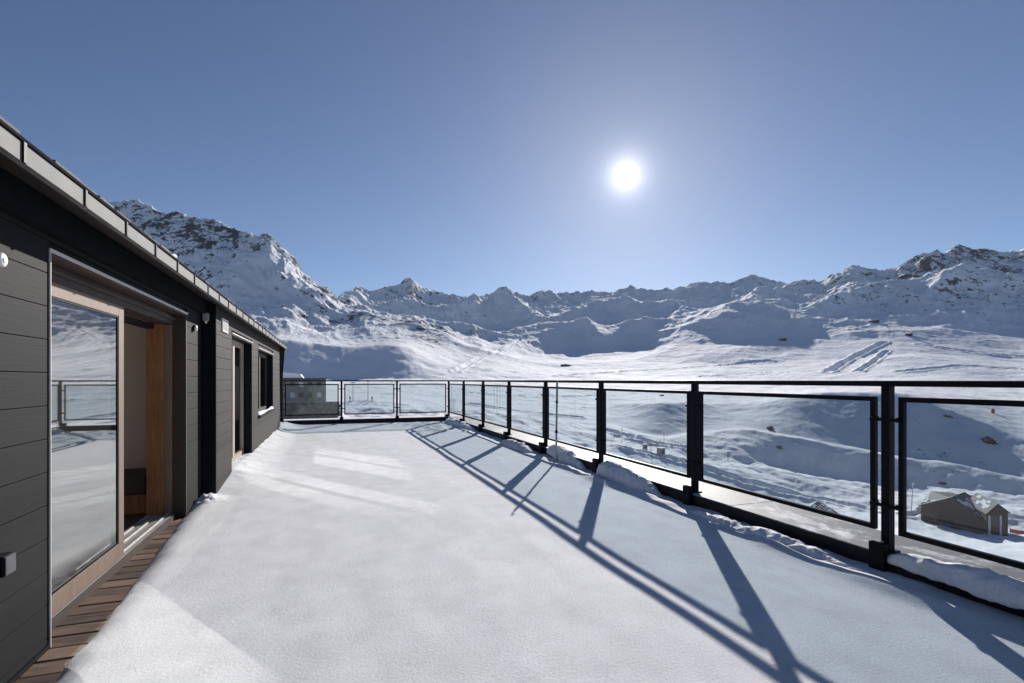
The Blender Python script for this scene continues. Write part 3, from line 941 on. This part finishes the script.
MB().box(-1.80, -1.72, 4.93, D1 - 0.09, 1.93, 1.98, 0.002).build('blind_box', M['black'], hs)
MB().box(-1.545, -1.53, D0 + 0.0145, D1 - 0.031, -0.12, -0.006, 0.002).build('sill_board', M['dark_wood'], hs)
th = MB()
th.box(-1.80, -1.546, D0 + 0.0145, D1 - 0.062, -0.03, -0.0055, 0.002)
for q in (-1.60, -1.69, -1.77):
    th.box(q - 0.008, q + 0.008, D0 + 0.02, D1 - 0.07, -0.005, 0.008, 0.001)
th.build('threshold', M['alu'], hs)
LF0, LF1, LZ0, LZ1 = D0 + 0.016, 4.89, 0.0085, 1.982
leaf = MB()
leaf.box(FP - 0.055, FP, LF0, LF0 + 0.06, LZ0, LZ1, 0.003)
leaf.box(FP - 0.055, FP, LF1 - 0.105, LF1, LZ0, LZ1, 0.003)
leaf.box(FP - 0.055, FP, LF0 + 0.0605, LF1 - 0.1055, LZ0, LZ0 + 0.115, 0.003)
leaf.box(FP - 0.055, FP, LF0 + 0.0605, LF1 - 0.1055, LZ1 - 0.085, LZ1, 0.003)
lf = leaf.build('sliding_door', M['frame_wood'], hs)
def pane_frame(x, y0, y1, z0, z1, w, mat, name, parent, d=0.012):
    f = MB()
    f.box(x - d, x, y0, y0 + w, z0, z1, 0.001); f.box(x - d, x, y1 - w, y1, z0, z1, 0.001)
    f.box(x - d, x, y0 + w + .0004, y1 - w - .0004, z0, z0 + w, 0.001); f.box(x - d, x, y0 + w + .0004, y1 - w - .0004, z1 - w, z1, 0.001)
    return f.build(name, mat, parent)
pane_frame(FP - 0.004, LF0 + 0.061, LF1 - 0.106, LZ0 + 0.1155, LZ1 - 0.0855, 0.012, M['black'], 'gasket', lf)
def pane(x, y0, y1, z0, z1, mat, parent, name='glass_pane'):
    p = MB(); p.poly([(x, y0, z0), (x, y1, z0), (x, y1, z1), (x, y0, z1)])
    return p.build(name, mat, parent)
pane(FP - 0.010, LF0 + 0.063, LF1 - 0.108, LZ0 + 0.118, LZ1 - 0.088, M['door_glass'], lf)

# --- second door in the far part
RV = BLOCK - 0.13
def opening(y0, y1, z0, z1, sill):
    f = MB()
    f.box(RV - 0.03, BLOCK - 0.0005, y0 + 0.0005, y0 + 0.02, z0, z1 - 0.0005, 0.001)
    f.box(RV - 0.03, BLOCK - 0.0005, y1 - 0.02, y1 - 0.0005, z0, z1 - 0.0005, 0.001)
    f.box(RV - 0.03, BLOCK - 0.0005, y0 + 0.0205, y1 - 0.0205, z1 - 0.02, z1 - 0.0005, 0.001)
    return f.build('window_reveal', M['black'], hs)
opening(*W2, 0)
wm = (W2[0] + W2[1]) / 2
for (a, b) in ((W2[0] + 0.021, wm - 0.001), (wm + 0.001, W2[1] - 0.021)):
    d2 = pane_frame(RV, a, b, W2[2] + 0.003, W2[3] - 0.022, 0.085, M['frame_pale'], 'terrace_door', hs, 0.06)
    pane(RV - 0.02, a + 0.082, b - 0.082, W2[2] + 0.083, W2[3] - 0.102, M['door_glass'], d2)
MB().box(RV + 0.0005, BLOCK + 0.02, W2[0] + 0.0205, W2[1] - 0.0205, W2[2] - 0.03, W2[2], 0.003).build('door_sill', M['pale_wood'], hs)
MB().box(BLOCK + 0.001, BLOCK + 0.016, W2[0] - 0.01, W2[1] + 0.01, W2[3] + 0.0005, W2[3] + 0.018, 0.002).build('door_trim', M['trim'], hs)
MB().box(-1.75, -1.70, W2[0], W2[1], 0.0, 2.1).build('net_curtain', M['white'], hs)
# --- window
opening(*W3, 0)
wm = (W3[0] + W3[1]) / 2
for (a, b) in ((W3[0] + 0.021, wm - 0.001), (wm + 0.001, W3[1] - 0.021)):
    d3 = pane_frame(RV, a, b, W3[2] + 0.003, W3[3] - 0.022, 0.075, M['dark_wood'], 'window', hs, 0.06)
    pane(RV - 0.02, a + 0.072, b - 0.072, W3[2] + 0.073, W3[3] - 0.092, M['door_glass'], d3)
sill3 = MB().box(RV + 0.0005, BLOCK + 0.05, W3[0] - 0.02, W3[1] + 0.02, W3[2] - 0.03, W3[2], 0.003).build('window_sill', M['black'], hs)
MB().box(BLOCK + 0.001, BLOCK + 0.014, W3[0] - 0.01, W3[1] + 0.01, W3[3] + 0.0005, W3[3] + 0.016, 0.002).build('window_trim', M['trim'], hs)
ss = MB().tube([(BLOCK - 0.03, W3[0] + 0.03 + t * (W3[1] - W3[0] - 0.06), W3[2] + 0.012) for t in np.linspace(0, 1, 12)],
               [0.02 + 0.03 * (0.5 + 0.5 * math.sin(7 * t)) for t in np.linspace(0, 1, 12)], 10)
ss.build('sill_snow', M['snow_lump'], sill3, True)
MB().box(-1.80, -1.74, STEP + 0.1, S_END - 0.1, -0.1, 2.4).build('interior_wall', M['dark_wood'], hs)

# --- fittings on the house
def lamp(s, z, label):
    b = MB().tube([(WALL + 0.0005, s, z), (WALL + 0.018, s, z)], [0.036, 0.034], 20).build('wall_lamp', M['black'], hs, False, label)
    q = MB()
    q.tube([(WALL + 0.0185, s, z), (WALL + 0.034, s, z), (WALL + 0.040, s, z)], [0.034, 0.033, 0.026], 20)
    q.build('lamp_cap', M['white'], b, True)
    MB().tube([(WALL + 0.0405, s, z), (WALL + 0.0435, s, z)], 0.013, 12).build('lamp_lens', M['trim'], b)
lamp(2.99, 1.95, 'round white wall lamp left of the sliding door')
lamp(6.60, 1.98, 'round white wall lamp right of the sliding door')
sb = MB().box(WALL + 0.0005, WALL + 0.06, 2.94, 3.03, 0.508, 0.602, 0.006).build('socket_box', M['black'], hs)
MB().box(WALL + 0.0605, WALL + 0.066, 2.945, 3.025, 0.513, 0.597, 0.004).build('socket_cover', M['dull'], sb)
fl = MB().box(-1.43, -1.37, STEP - 0.075, STEP - 0.0005, 2.11, 2.20, 0.006).build('outdoor_sensor', M['grey'], hs)
MB().tube([(-1.40, STEP - 0.04, 2.1095), (-1.40, STEP - 0.04, 2.08)], [0.018, 0.012], 12).build('sensor_eye', M['white'], fl, True)
vg = MB().box(BLOCK + 0.0005, BLOCK + 0.018, 7.36, 7.74, 2.02, 2.19, 0.004).build('vent_grille', M['white'], hs)
vs = MB()
for i in range(6):
    vs.box(BLOCK + 0.0185, BLOCK + 0.021, 7.385 + i * 0.057, 7.392 + i * 0.057, 2.04, 2.17)
vs.build('grille_slats', M['grey'], vg)

# ------------------------------------------------------------------ buildings in the valley
def quad_wall(b, a0, a1, z0, z1, t=0.3):
    d = (a1 - a0); d.z = 0
    n = Vector((d.y, -d.x, 0)).normalized() * t
    b.prism([Vector((a0.x, a0.y, z0)), Vector((a1.x, a1.y, z0)), Vector((a1.x, a1.y, z1)), Vector((a0.x, a0.y, z1))], -n)

def chalet():
    A = P(921, 528, 108); B = P(986, 537, 99.5)
    zg = -31.2
    root = thing('chalet', (A.x, A.y, zg), 'brown timber chalet with snow patched gabled roofs below the nearest railing panel', 'chalet')
    dv = (B - A); dv.z = 0
    u = dv.normalized(); n = Vector((-u.y, u.x, 0))
    if n.y < 0: n = -n
    def at(px, py, base=A):
        # intersect photo ray with the facade plane through A
        o = Vector((0, 0, EYE)); d = P(px, py, 1.0) - o
        nn = Vector((u.y, -u.x, 0)); t = (A - o).dot(nn) / d.dot(nn)
        return o + d * t
    e0, pk, e1 = at(921, 506), at(950, 499), at(986, 524)
    g0 = Vector((e0.x, e0.y, zg)); g1 = Vector((e1.x, e1.y, zg))
    MB().prism([g0, g1, e1, pk, e0], n * 9).build('main_wall', M['chalet'], root)
    up = Vector((0, 0, 1))
    def roof(pa, pb, back, name, t=0.3, ov=0.35):
        d = (pb - pa).normalized()
        q0 = pa - d * 0.0 - n * ov; q1 = pb + d * 0.4 - n * ov
        m = MB(); m.prism([q0 + up * 0.02, q1 + up * 0.02, q1 + up * t, q0 + up * t], n * (back + ov * 2))
        return m.build(name, M['tile'], root)
    ra = roof(pk, e0, 3, 'roof'); rb = roof(pk, e1, 9, 'roof')
    def snow_on(par, pa, pb, seed, cover):
        r = random.Random(seed); m = MB()
        d = (pb - pa)
        for _ in range(cover):
            t0 = r.uniform(0.0, 0.75); t1 = min(1.0, t0 + r.uniform(0.15, 0.4)); y0 = r.uniform(0, 6.5); y1 = min(9, y0 + r.uniform(1, 3))
            th = r.uniform(0.34, 0.42)
            a, b = pa + d * t0, pa + d * t1
            m.prism([a + n * y0 + up * th, b + n * y0 + up * th, b + n * y1 + up * th, a + n * y1 + up * th], up * 0.04)
        m.build('roof_snow', M['snow_far'], par)
    snow_on(rb, pk, e1, 6, 14)
    # rear block whose roof shows above the facade
    q = [P(921, 504.5, 110), P(952, 499.5, 107), P(977, 496.5, 113), P(931, 492, 117)]
    m = MB(); m.prism([Vector((v.x, v.y, zg)) for v in q], (0, 0, min(v.z for v in q) - zg - 0.3)); m.build('rear_wall', M['chalet'], root)
    m = MB(); m.prism(q, up * 0.28); rr = m.build('rear_roof', M['tile'], root)
    r = random.Random(8); m = MB()
    for i in range(4):
        for j in range(6):
            if r.random() < 0.7:
                a0_, a1_ = i / 4 + r.uniform(0, .05), (i + 1) / 4 - r.uniform(0, .05); b0_, b1_ = j / 6 + r.uniform(0, .04), (j + 1) / 6 - r.uniform(0, .03)
                f = lambda a, b: (q[0] * (1 - a) + q[1] * a) * (1 - b) + (q[3] * (1 - a) + q[2] * a) * b + up * 0.29
                m.prism([f(a0_, b0_), f(a1_, b0_), f(a1_, b1_), f(a0_, b1_)], up * 0.08)
    m.build('roof_snow', M['snow_far'], rr)
    # wing with its own gable end at the right
    C, Dd = P(986.5, 541, 98.5), P(1008, 544, 95.5)
    el, er, pk2 = P(986.5, 514, 98.5), P(1008, 512.5, 95.5), P(997.5, 504.5, 97)
    W = P(977, 497, 106) - pk2; W.z = 0
    pts = [Vector((C.x, C.y, zg - 2)), Vector((Dd.x, Dd.y, zg - 2)), er, pk2, el]
    MB().prism(pts, W).build('wing_wall', M['chalet'], root)
    wd = W.normalized(); gu = (Dd - C); gu.z = 0; gl = gu.length; gu.normalize()
    for sgn, ea in ((0, el), (1, er)):
        d = (ea - pk2).normalized()
        m = MB(); q0 = pk2 - wd * 0.3; q1 = ea + d * 0.3 - wd * 0.3
        m.prism([q0 + up * 0.02, q1 + up * 0.02, q1 + up * 0.26, q0 + up * 0.26], W + wd * 0.6)
        wr = m.build('wing_roof', M['tile'], root)
        r = random.Random(18 + sgn); m = MB(); n_w = W.length
        for _ in range(16):
            t0 = r.uniform(0, 0.75); t1 = t0 + r.uniform(.12, .25); y0 = r.uniform(0, n_w - 2); y1 = y0 + r.uniform(.6, 1.8)
            th = r.uniform(.27, .29); a = pk2 + (ea - pk2) * t0; b = pk2 + (ea - pk2) * t1
            m.prism([a + wd * y0 + up * th, b + wd * y0 + up * th, b + wd * y1 + up * th, a + wd * y1 + up * th], up * 0.06)
        m.build('roof_snow', M['snow_far'], wr)
    def gw(t0, t1, z0, z1, mat):
        a = C + gu * (gl * t0) - wd * 0.05; b = C + gu * (gl * t1) - wd * 0.05
        MB().prism([Vector((a.x, a.y, z0)), Vector((b.x, b.y, z0)), Vector((b.x, b.y, z1)), Vector((a.x, a.y, z1))], wd * 0.03).build('window', mat, root)
    zb, zt_ = C.z + 0.6, el.z
    gw(0.08, 0.2, zb, zt_ - .2, M['trim']); gw(0.62, 0.72, zb, zt_ + .2, M['trim'])
    gw(0.26, 0.56, zb + 2.3, zt_ - .1, M['win_dark']); gw(0.26, 0.56, zb + .2, zb + 1.7, M['win_dark'])
    for q_, z in ((2.0, 3.4), (4.6, 3.2)):
        a = g0 + u * q_ - n * 0.03
        MB().prism([a + up * z, a + up * z + u * 0.7, a + up * (z + .9) + u * 0.7, a + up * (z + .9)], n * 0.025).build('window', M['win_dark'], root)
chalet()

def gable_house(name, label, cat, c, ang, wd, ln, hwall, hroof, wallm, roofm, snow=True, seed=0, wins=3):
    """gable house at ground point c, ridge along local y"""
    root = thing(name, c, label, cat)
    root.rotation_euler = (0, 0, ang)
    def add(nm, mb, mat, par=None):
        o = bpy.data.objects.new(nm, mb.mesh(nm, mat)); link(o, par or root); return o
    h = wd / 2
    add('wall', MB().prism([(-h, -ln / 2, -2), (h, -ln / 2, -2), (h, -ln / 2, hwall), (0, -ln / 2, hwall + hroof), (-h, -ln / 2, hwall)], (0, ln, 0)), wallm)
    for sg in (-1, 1):
        e = (sg * (h + 0.5), -ln / 2 - 0.4, hwall - hroof / h * 0.5 + 0.02); k = (0, -ln / 2 - 0.4, hwall + hroof + 0.02)
        r = add('roof', MB().prism([k, e, (e[0], e[1], e[2] + 0.25), (k[0], k[1], k[2] + 0.25)], (0, ln + 0.8, 0)), roofm)
        if snow:
            m = MB(); rr = random.Random(seed + sg)
            rows, cols_ = 7, 14
            for i in range(rows):
                for j in range(cols_):
                    if rr.random() < 0.72:
                        t0, t1 = i / rows + .01, (i + .86) / rows
                        y0 = -ln / 2 + (ln) * j / cols_; y1 = y0 + ln / cols_ * rr.uniform(0.75, 0.99)
                        a = lambda t: (k[0] + (e[0] - k[0]) * t, k[2] + (e[2] - k[2]) * t + 0.262)
                        m.prism([(a(t0)[0], y0, a(t0)[1]), (a(t1)[0], y0, a(t1)[1]), (a(t1)[0], y1, a(t1)[1]), (a(t0)[0], y1, a(t0)[1])], (0, 0, 0.05))
            add('roof_snow', m, M['snow_far'], r)
    for i in range(wins):
        y = -ln / 2 + ln * (i + 0.5) / wins
        for sg in (-1, 1):
            add('window', MB().box(sg * h - 0.03, sg * h + 0.03, y - 0.5, y + 0.5, hwall - 1.9, hwall - 0.7), M['win_dark'])
    return root
g1 = P(812, 512, 92)
gable_house('house', 'small valley house with snow lined tiled roof below the second panel from the right', 'house',
            (g1.x, g1.y, g1.z - 3.6), -TH - 0.75, 7.5, 9, 2.4, 2.2, M['chalet'], M['tile'], True, 3)

# apartment block and stone wall at the far left
a0 = P(240, 400, 112); a1 = P(326, 400, 112)
blk = thing('apartment_block', (a1.x, a1.y, ground(a1.x, a1.y)), 'grey concrete block with a flat snowy top beyond the far left railing panel', 'building')
zt = P(300, 380, 112).z; zt += 0.1
dv = (a1 - a0); dv.z = 0; u = dv.normalized(); n = Vector((-u.y, u.x, 0))
if n.y < 0: n = -n
m = MB(); nb = Vector((a1.x, a1.y, 0)).normalized()
m.prism([Vector((a0.x, a0.y, -12)), Vector((a1.x, a1.y, -12)), Vector((a1.x, a1.y, zt)), Vector((a0.x, a0.y, zt))], nb * 8); m.build('wall', M['concrete'], blk)
m = MB(); m.prism([Vector((a0.x, a0.y, zt + .01)) - n * .3, Vector((a1.x, a1.y, zt + .01)) - n * .3 + u * .3, Vector((a1.x, a1.y, zt + .3)) - n * .3 + u * .3, Vector((a0.x, a0.y, zt + .3)) - n * .3], nb * 8.6)
rr = m.build('roof', M['tile'], blk)
m = MB(); m.prism([Vector((a0.x, a0.y, zt + .32)), Vector((a1.x, a1.y, zt + .32)) - u * 5, Vector((a1.x, a1.y, zt + 1.2)) - u * 5.6, Vector((a0.x, a0.y, zt + 2.6))], nb * 7.5)
m.build('roof_snow', M['snow_far'], rr)
L_ = dv.length
for row, zz in ((0, zt - 1.6), (1, zt - 3.9)):
    for i in range(9):
        q = a0 + u * (L_ * (i + 0.6) / 9.6) - n * 0.03
        q.z = zz
        fr = MB().prism([q, q + u * 0.95, q + u * 0.95 + Vector((0, 0, 1.05)), q + Vector((0, 0, 1.05))], n * 0.02).build('window', M['trim'] if (i * 7 + row) % 3 == 0 else M['win_dark'], blk)
sw0 = P(230, 402, 96); sw1 = P(337, 402, 96)
stw = thing('stone_wall', (sw1.x, sw1.y, -6), 'brown dry stone retaining wall in front of the grey block', 'wall')
m = MB(); nst = 60
rr_ = random.Random(2)
for row in range(5):
    x = 0.0; Lw = (sw1 - sw0).length
    while x < Lw:
        w_ = rr_.uniform(0.5, 1.1)
        a = sw0 + u * x
        a.z = sw0.z - 0.55 * (row + 1) + 0.1
        o_ = rr_.uniform(0, 0.12)
        m.prism([a - n * o_, a - n * o_ + u * (w_ - 0.05), a - n * o_ + u * (w_ - 0.05) + Vector((0, 0, .5)), a - n * o_ + Vector((0, 0, .5))], n * 0.8)
        x += w_
m.build('stonework', M['stone'], stw)
m = MB(); m.prism([sw0 + Vector((0, 0, -9)) + n * .1, sw1 + Vector((0, 0, -9)) + n * .1, sw1 + n * .1, sw0 + n * .1], n * 0.9); m.build('wall_core', M['stone'], stw)

# ------------------------------------------------------------------ small things on the slopes
def lift_pylon(px, py, h, label, arm=1.6, mat='grey', lean=0.0):
    p, d = on_ground(px, py)
    t = thing('lift_pylon', p, label, 'lift pylon', 'ski lift pylons on the slopes')
    q = p + Vector((lean, 0, h))
    MB().tube([p + Vector((0, 0, -0.5)), q], [h * 0.022, h * 0.014], 8).build('mast', M[mat], t)
    MB().box(q.x - arm, q.x + arm, q.y - .1, q.y + .1, q.z - 0.15, q.z + 0.15).build('crossarm', M[mat], t)
lift_pylon(353, 401, 6.5, 'nearer tall thin lift pylon on the snow beyond the second far railing panel', 0.9)
lift_pylon(368, 400, 7.0, 'lift pylon to the right of its twin beyond the second far railing panel', 0.9)
lift_pylon(911, 511, 6.0, 'white leaning lift pylon left of the brown chalet', 0.4, 'white', 0.7)
lift_pylon(889, 338, 16, 'left one of the paired lift masts on the lit crest above the railing', 2.2)
lift_pylon(894, 338, 16, 'right one of the paired lift masts on the lit crest above the railing', 2.2)

def boulder(px, py, size, label, seed, group='dark boulders on the snow slopes'):
    p, d = on_ground(px, py)
    b = bmesh.new()
    bmesh.ops.create_icosphere(b, subdivisions=4, radius=1.0)
    sx, sy, sz = size
    for v in b.verts:
        c = v.co.copy()
        f = 1 + 0.45 * mnoise.fractal(c * 1.3 + Vector((seed, 0, 0)), 1.0, 2.0, 4) + 0.12 * mnoise.noise(c * 5 + Vector((0, seed, 0)))
        v.co = Vector((c.x * f * sx, c.y * f * sy, c.z * f * sz))
    me = bpy.data.meshes.new('boulder'); b.to_mesh(me); b.free()
    me.materials.append(M['boulder'])
    o = bpy.data.objects.new('boulder', me); link(o); o.location = p + Vector((0, 0, -sz * 0.3)); o.rotation_euler = (0, 0, seed)
    tag(o, label, 'boulder', group)
boulder(988, 442, (3.2, 1.8, 1.5), 'broad flat boulder in the shaded slope above the brown chalet', 1.0)
boulder(947, 417, (1.7, 1.0, 0.8), 'boulder high on the edge of the shaded slope right of the nearest post', 2.0)
boulder(942, 485, (1.1, 0.8, 0.5), 'low boulder just above the roof of the brown chalet', 3.0)
boulder(770, 429, (2.2, 1.3, 1.0), 'large boulder beside the pale track seen through the second panel', 4.0)
boulder(779, 449, (1.0, 0.8, 0.9), 'upright boulder below the pale track', 5.0)
boulder(566, 366, (9, 4, 2.5), 'dark rock outcrop on the bright plateau above the middle of the railing', 6.0)
boulder(662, 396, (2.4, 1.2, 0.8), 'dark rock at the top of the third panel from the right', 7.0)

def hut(px, py, w, d_, h, label, mat='chalet'):
    p, dd = on_ground(px, py)
    gable_house('mountain_hut', label, 'hut', (p.x, p.y, p.z), -TH + 0.4, w, d_, h, h * 0.35, M[mat], M['tile'], True, 1, 1)
hut(783, 341, 6, 9, 2.5, 'small brown hut on the bright plateau under the snowy knoll')
hut(874, 322, 8, 13, 2.5, 'wide low hut at the foot of the shaded ridge')
hut(909, 336, 6, 7, 2.5, 'small hut right of the paired lift masts')

# equipment cabin and sign boards on the near snow
def cabin(px, py, w, h, label):
    p, d = on_ground(px, py)
    t = thing('cabin', p, label, 'cabin')
    MB().box(p.x - w / 2, p.x + w / 2, p.y - w / 2, p.y + w / 2, p.z - 0.5, p.z + h, 0.05).build('wall', M['concrete'], t)
    MB().box(p.x - w / 2 - .15, p.x + w / 2 + .15, p.y - w / 2 - .15, p.y + w / 2 + .15, p.z + h + .01, p.z + h + .2, 0.02).build('roof', M['snow_far'], t)
    MB().box(p.x - .4, p.x + .4, p.y - w / 2 - .04, p.y - w / 2 - .002, p.z, p.z + h * .75).build('door', M['win_dark'], t)
cabin(661, 454, 1.6, 1.5, 'grey cabin on the snow behind the third panel from the right')
cabin(645, 448, 1.0, 1.0, 'smaller grey box left of the grey cabin')

def skier(px, py, label, mat):
    p, d = on_ground(px, py)
    t = thing('person', p, label, 'person', 'people far off on the snow')
    me = bpy.data.meshes.new('body'); bm = bmesh.new()
    vs = [(0, 0, .95), (0, 0, 1.2), (0, 0, 1.45), (0, 0, 1.55), (0, 0, 1.72), (.1, 0, .9), (.13, -.08, .5), (.12, 0, .06), (-.1, 0, .9), (-.13, -.06, .5), (-.12, .02, .06), (.2, 0, 1.4), (.3, -.1, 1.15), (.3, -.25, 1.0), (-.2, 0, 1.4), (-.3, -.1, 1.15), (-.3, -.25, 1.0)]
    es = [(0, 1), (1, 2), (2, 3), (3, 4), (0, 5), (5, 6), (6, 7), (0, 8), (8, 9), (9, 10), (2, 11), (11, 12), (12, 13), (2, 14), (14, 15), (15, 16)]
    rd = [.17, .16, .18, .08, .12, .11, .08, .07, .11, .08, .07, .08, .06, .05, .08, .06, .05]
    me.from_pydata(vs, es, []); o = bpy.data.objects.new('body', me); link(o, t)
    s = o.modifiers.new('skin', 'SKIN'); o.modifiers.new('sub', 'SUBSURF').levels = 1
    for i, r in enumerate(rd): me.skin_vertices[0].data[i].radius = (r, r)
    me.skin_vertices[0].data[0].use_root = True
    me.materials.append(M[mat])
    sk = MB()
    for x in (-.12, .12):
        sk.box(p.x + x - .05, p.x + x + .05, p.y - .8, p.y + .8, p.z, p.z + .03)
    sk.build('skis', M['black'], t)
skier(350, 402, 'left person in dark clothing skiing beyond the second far railing panel', 'dark_cloth')
skier(372, 401.5, 'right person in dark clothing skiing beyond the second far railing panel', 'dark_cloth')

p, d = on_ground(993, 413.5)
t = thing('piste_marker', p, 'red padded piste marker on the bright slope high in the right panel', 'marker')
MB().tube([p, p + Vector((0, 0, 1.7))], 0.6, 10).build('padding', M['red'], t)
MB().tube([p + Vector((0, 0, 1.701)), p + Vector((0, 0, 2.6))], 0.09, 8).build('pole', M['black'], t)
def piste_pole(px, py, h, label):
    p, d = on_ground(px, py)
    t = thing('piste_pole', p, label, 'pole', 'thin piste poles on the valley snow')
    MB().tube([p - Vector((0, 0, .3)), p + Vector((0, 0, h))], 0.06, 6).build('pole', M['black'], t)
    MB().tube([p + Vector((0, 0, h + .001)), p + Vector((0, 0, h + .5))], 0.13, 8).build('pole_top', M['red'], t)
piste_pole(651, 456, 2.6, 'thin piste pole between the two grey cabins, its foot on the track')
piste_pole(664, 444, 2.4, 'thin piste pole just above the larger grey cabin')
piste_pole(622, 436, 2.4, 'thin piste pole on the upper track left of the cabins')
piste_pole(728, 462, 2.6, 'thin piste pole on the hummocky snow left of the upright boulder')
# red safety netting right of the chalet
nf = thing('safety_fence', P(1012, 534, 104), 'low red safety fence on the snow right of the brown chalet', 'fence')
m = MB(); pts = []
for i in range(12):
    q = P(1010 + i * 6, 533 + i * 0.7, 104); q.z = ground(q.x, q.y); pts.append(q)
for a, b in zip(pts, pts[1:]):
    m.prism([a + Vector((0, 0, .2)), b + Vector((0, 0, .2)), b + Vector((0, 0, 1.0)), a + Vector((0, 0, 1.0))], (0.02, 0.05, 0))
m.build('netting', M['red'], nf)
for q in pts[::2]:
    MB().tube([q, q + Vector((0, 0, 1.3))], 0.05, 6).build('post', M['black'], nf)

# ------------------------------------------------------------------ mountain air
hz = MB().box(-2900, 2900, -2900, 2900, -75, 760).build('haze', M['snow'])
mh = bpy.data.materials.new('mountain_air'); mh.use_nodes = True
nh = mh.node_tree
for n_ in list(nh.nodes): nh.nodes.remove(n_)
oh = N(nh, 'ShaderNodeOutputMaterial')
pv = N(nh, 'ShaderNodeVolumePrincipled')
pv.inputs['Color'].default_value = (0.70, 0.83, 1.0, 1); pv.inputs['Density'].default_value = 0.00002; pv.inputs['Anisotropy'].default_value = 0.3
L(nh, pv.outputs[0], oh.inputs['Volume'])
hz.data.materials.clear(); hz.data.materials.append(mh)
hz['kind'] = 'stuff'
# ------------------------------------------------------------------ camera, sky, sun
cam_d = bpy.data.cameras.new('camera')
cam_d.sensor_width = 36; cam_d.lens = 18.0
cam_d.shift_y = 38.5 / 1024
cam_d.clip_start = 0.05; cam_d.clip_end = 20000
cam = bpy.data.objects.new('camera', cam_d); link(cam)
cam.location = (0, 0, EYE); cam.rotation_euler = (math.pi / 2, 0, -TH)
scene.camera = cam

sx, sy, sz = 296 * CT / F, CT - 114 * ST / F, 205 / F
sv = Vector((sx, sy, sz)).normalized()
EL = math.asin(sv.z); AZS = math.atan2(sv.x, sv.y)
sun_d = bpy.data.lights.new('sun', 'SUN')
sun_d.energy = 5.0; sun_d.angle = math.radians(0.53); sun_d.color = (1.0, 0.955, 0.90)
sun = bpy.data.objects.new('sun', sun_d); link(sun)
sun.rotation_euler = sv.to_track_quat('Z', 'Y').to_euler()
sun.location = sv * 50

world = bpy.data.worlds.new('World'); scene.world = world
world.use_nodes = True
nt = world.node_tree
for n_ in list(nt.nodes): nt.nodes.remove(n_)
wo = N(nt, 'ShaderNodeOutputWorld')
skyt = N(nt, 'ShaderNodeTexSky')
skyt.sky_type = 'NISHITA'; skyt.sun_disc = False
skyt.sun_elevation = EL; skyt.sun_rotation = AZS
skyt.altitude = 2800; skyt.air_density = 1.0; skyt.dust_density = 1.1; skyt.ozone_density = 3.0
bg = N(nt, 'ShaderNodeBackground'); bg.inputs['Strength'].default_value = 0.065
hs_ = N(nt, 'ShaderNodeHueSaturation'); hs_.inputs['Saturation'].default_value = 1.0; hs_.inputs['Hue'].default_value = 0.504
L(nt, skyt.outputs[0], hs_.inputs['Color'])
L(nt, hs_.outputs[0], bg.inputs['Color'])
# the sun itself and its aureole, as part of the sky
tc = N(nt, 'ShaderNodeTexCoord')
vm = N(nt, 'ShaderNodeVectorMath'); vm.operation = 'NORMALIZE'; L(nt, tc.outputs['Generated'], vm.inputs[0])
dt = N(nt, 'ShaderNodeVectorMath'); dt.operation = 'DOT_PRODUCT'; L(nt, vm.outputs[0], dt.inputs[0]); dt.inputs[1].default_value = sv
ang = math_n(nt, 'ARCCOSINE', math_n(nt, 'MINIMUM', dt.outputs['Value'], 1.0))
core = math_n(nt, 'MULTIPLY', math_n(nt, 'EXPONENT', math_n(nt, 'MULTIPLY', math_n(nt, 'POWER', math_n(nt, 'DIVIDE', ang, 0.0080), 2.0), -1.0)), 14.0)
halo = math_n(nt, 'ADD', math_n(nt, 'MULTIPLY', math_n(nt, 'EXPONENT', math_n(nt, 'DIVIDE', ang, -0.018)), 1.5),
              math_n(nt, 'MULTIPLY', math_n(nt, 'EXPONENT', math_n(nt, 'DIVIDE', ang, -0.22)), 0.07))
tot = math_n(nt, 'ADD', core, halo)
bg2 = N(nt, 'ShaderNodeBackground'); bg2.inputs['Color'].default_value = (1, 0.98, 0.95, 1); L(nt, tot, bg2.inputs['Strength'])
ad = N(nt, 'ShaderNodeAddShader'); L(nt, bg.outputs[0], ad.inputs[0]); L(nt, bg2.outputs[0], ad.inputs[1])
L(nt, ad.outputs[0], wo.inputs['Surface'])

scene.view_settings.view_transform = 'Standard'
scene.view_settings.look = 'None'
scene.view_settings.exposure = 0.38
scene.view_settings.gamma = 1.0
scene.cycles.use_denoising = True
scene.cycles.max_bounces = 8
scene.cycles.use_guiding = True
scene.cycles.use_surface_guiding = True
scene.cycles.guiding_training_samples = 256
scene.cycles.sample_clamp_indirect = 6.0
scene.cycles.caustics_reflective = True
scene.cycles.blur_glossy = 0.0
scene.cycles.transparent_max_bounces = 16
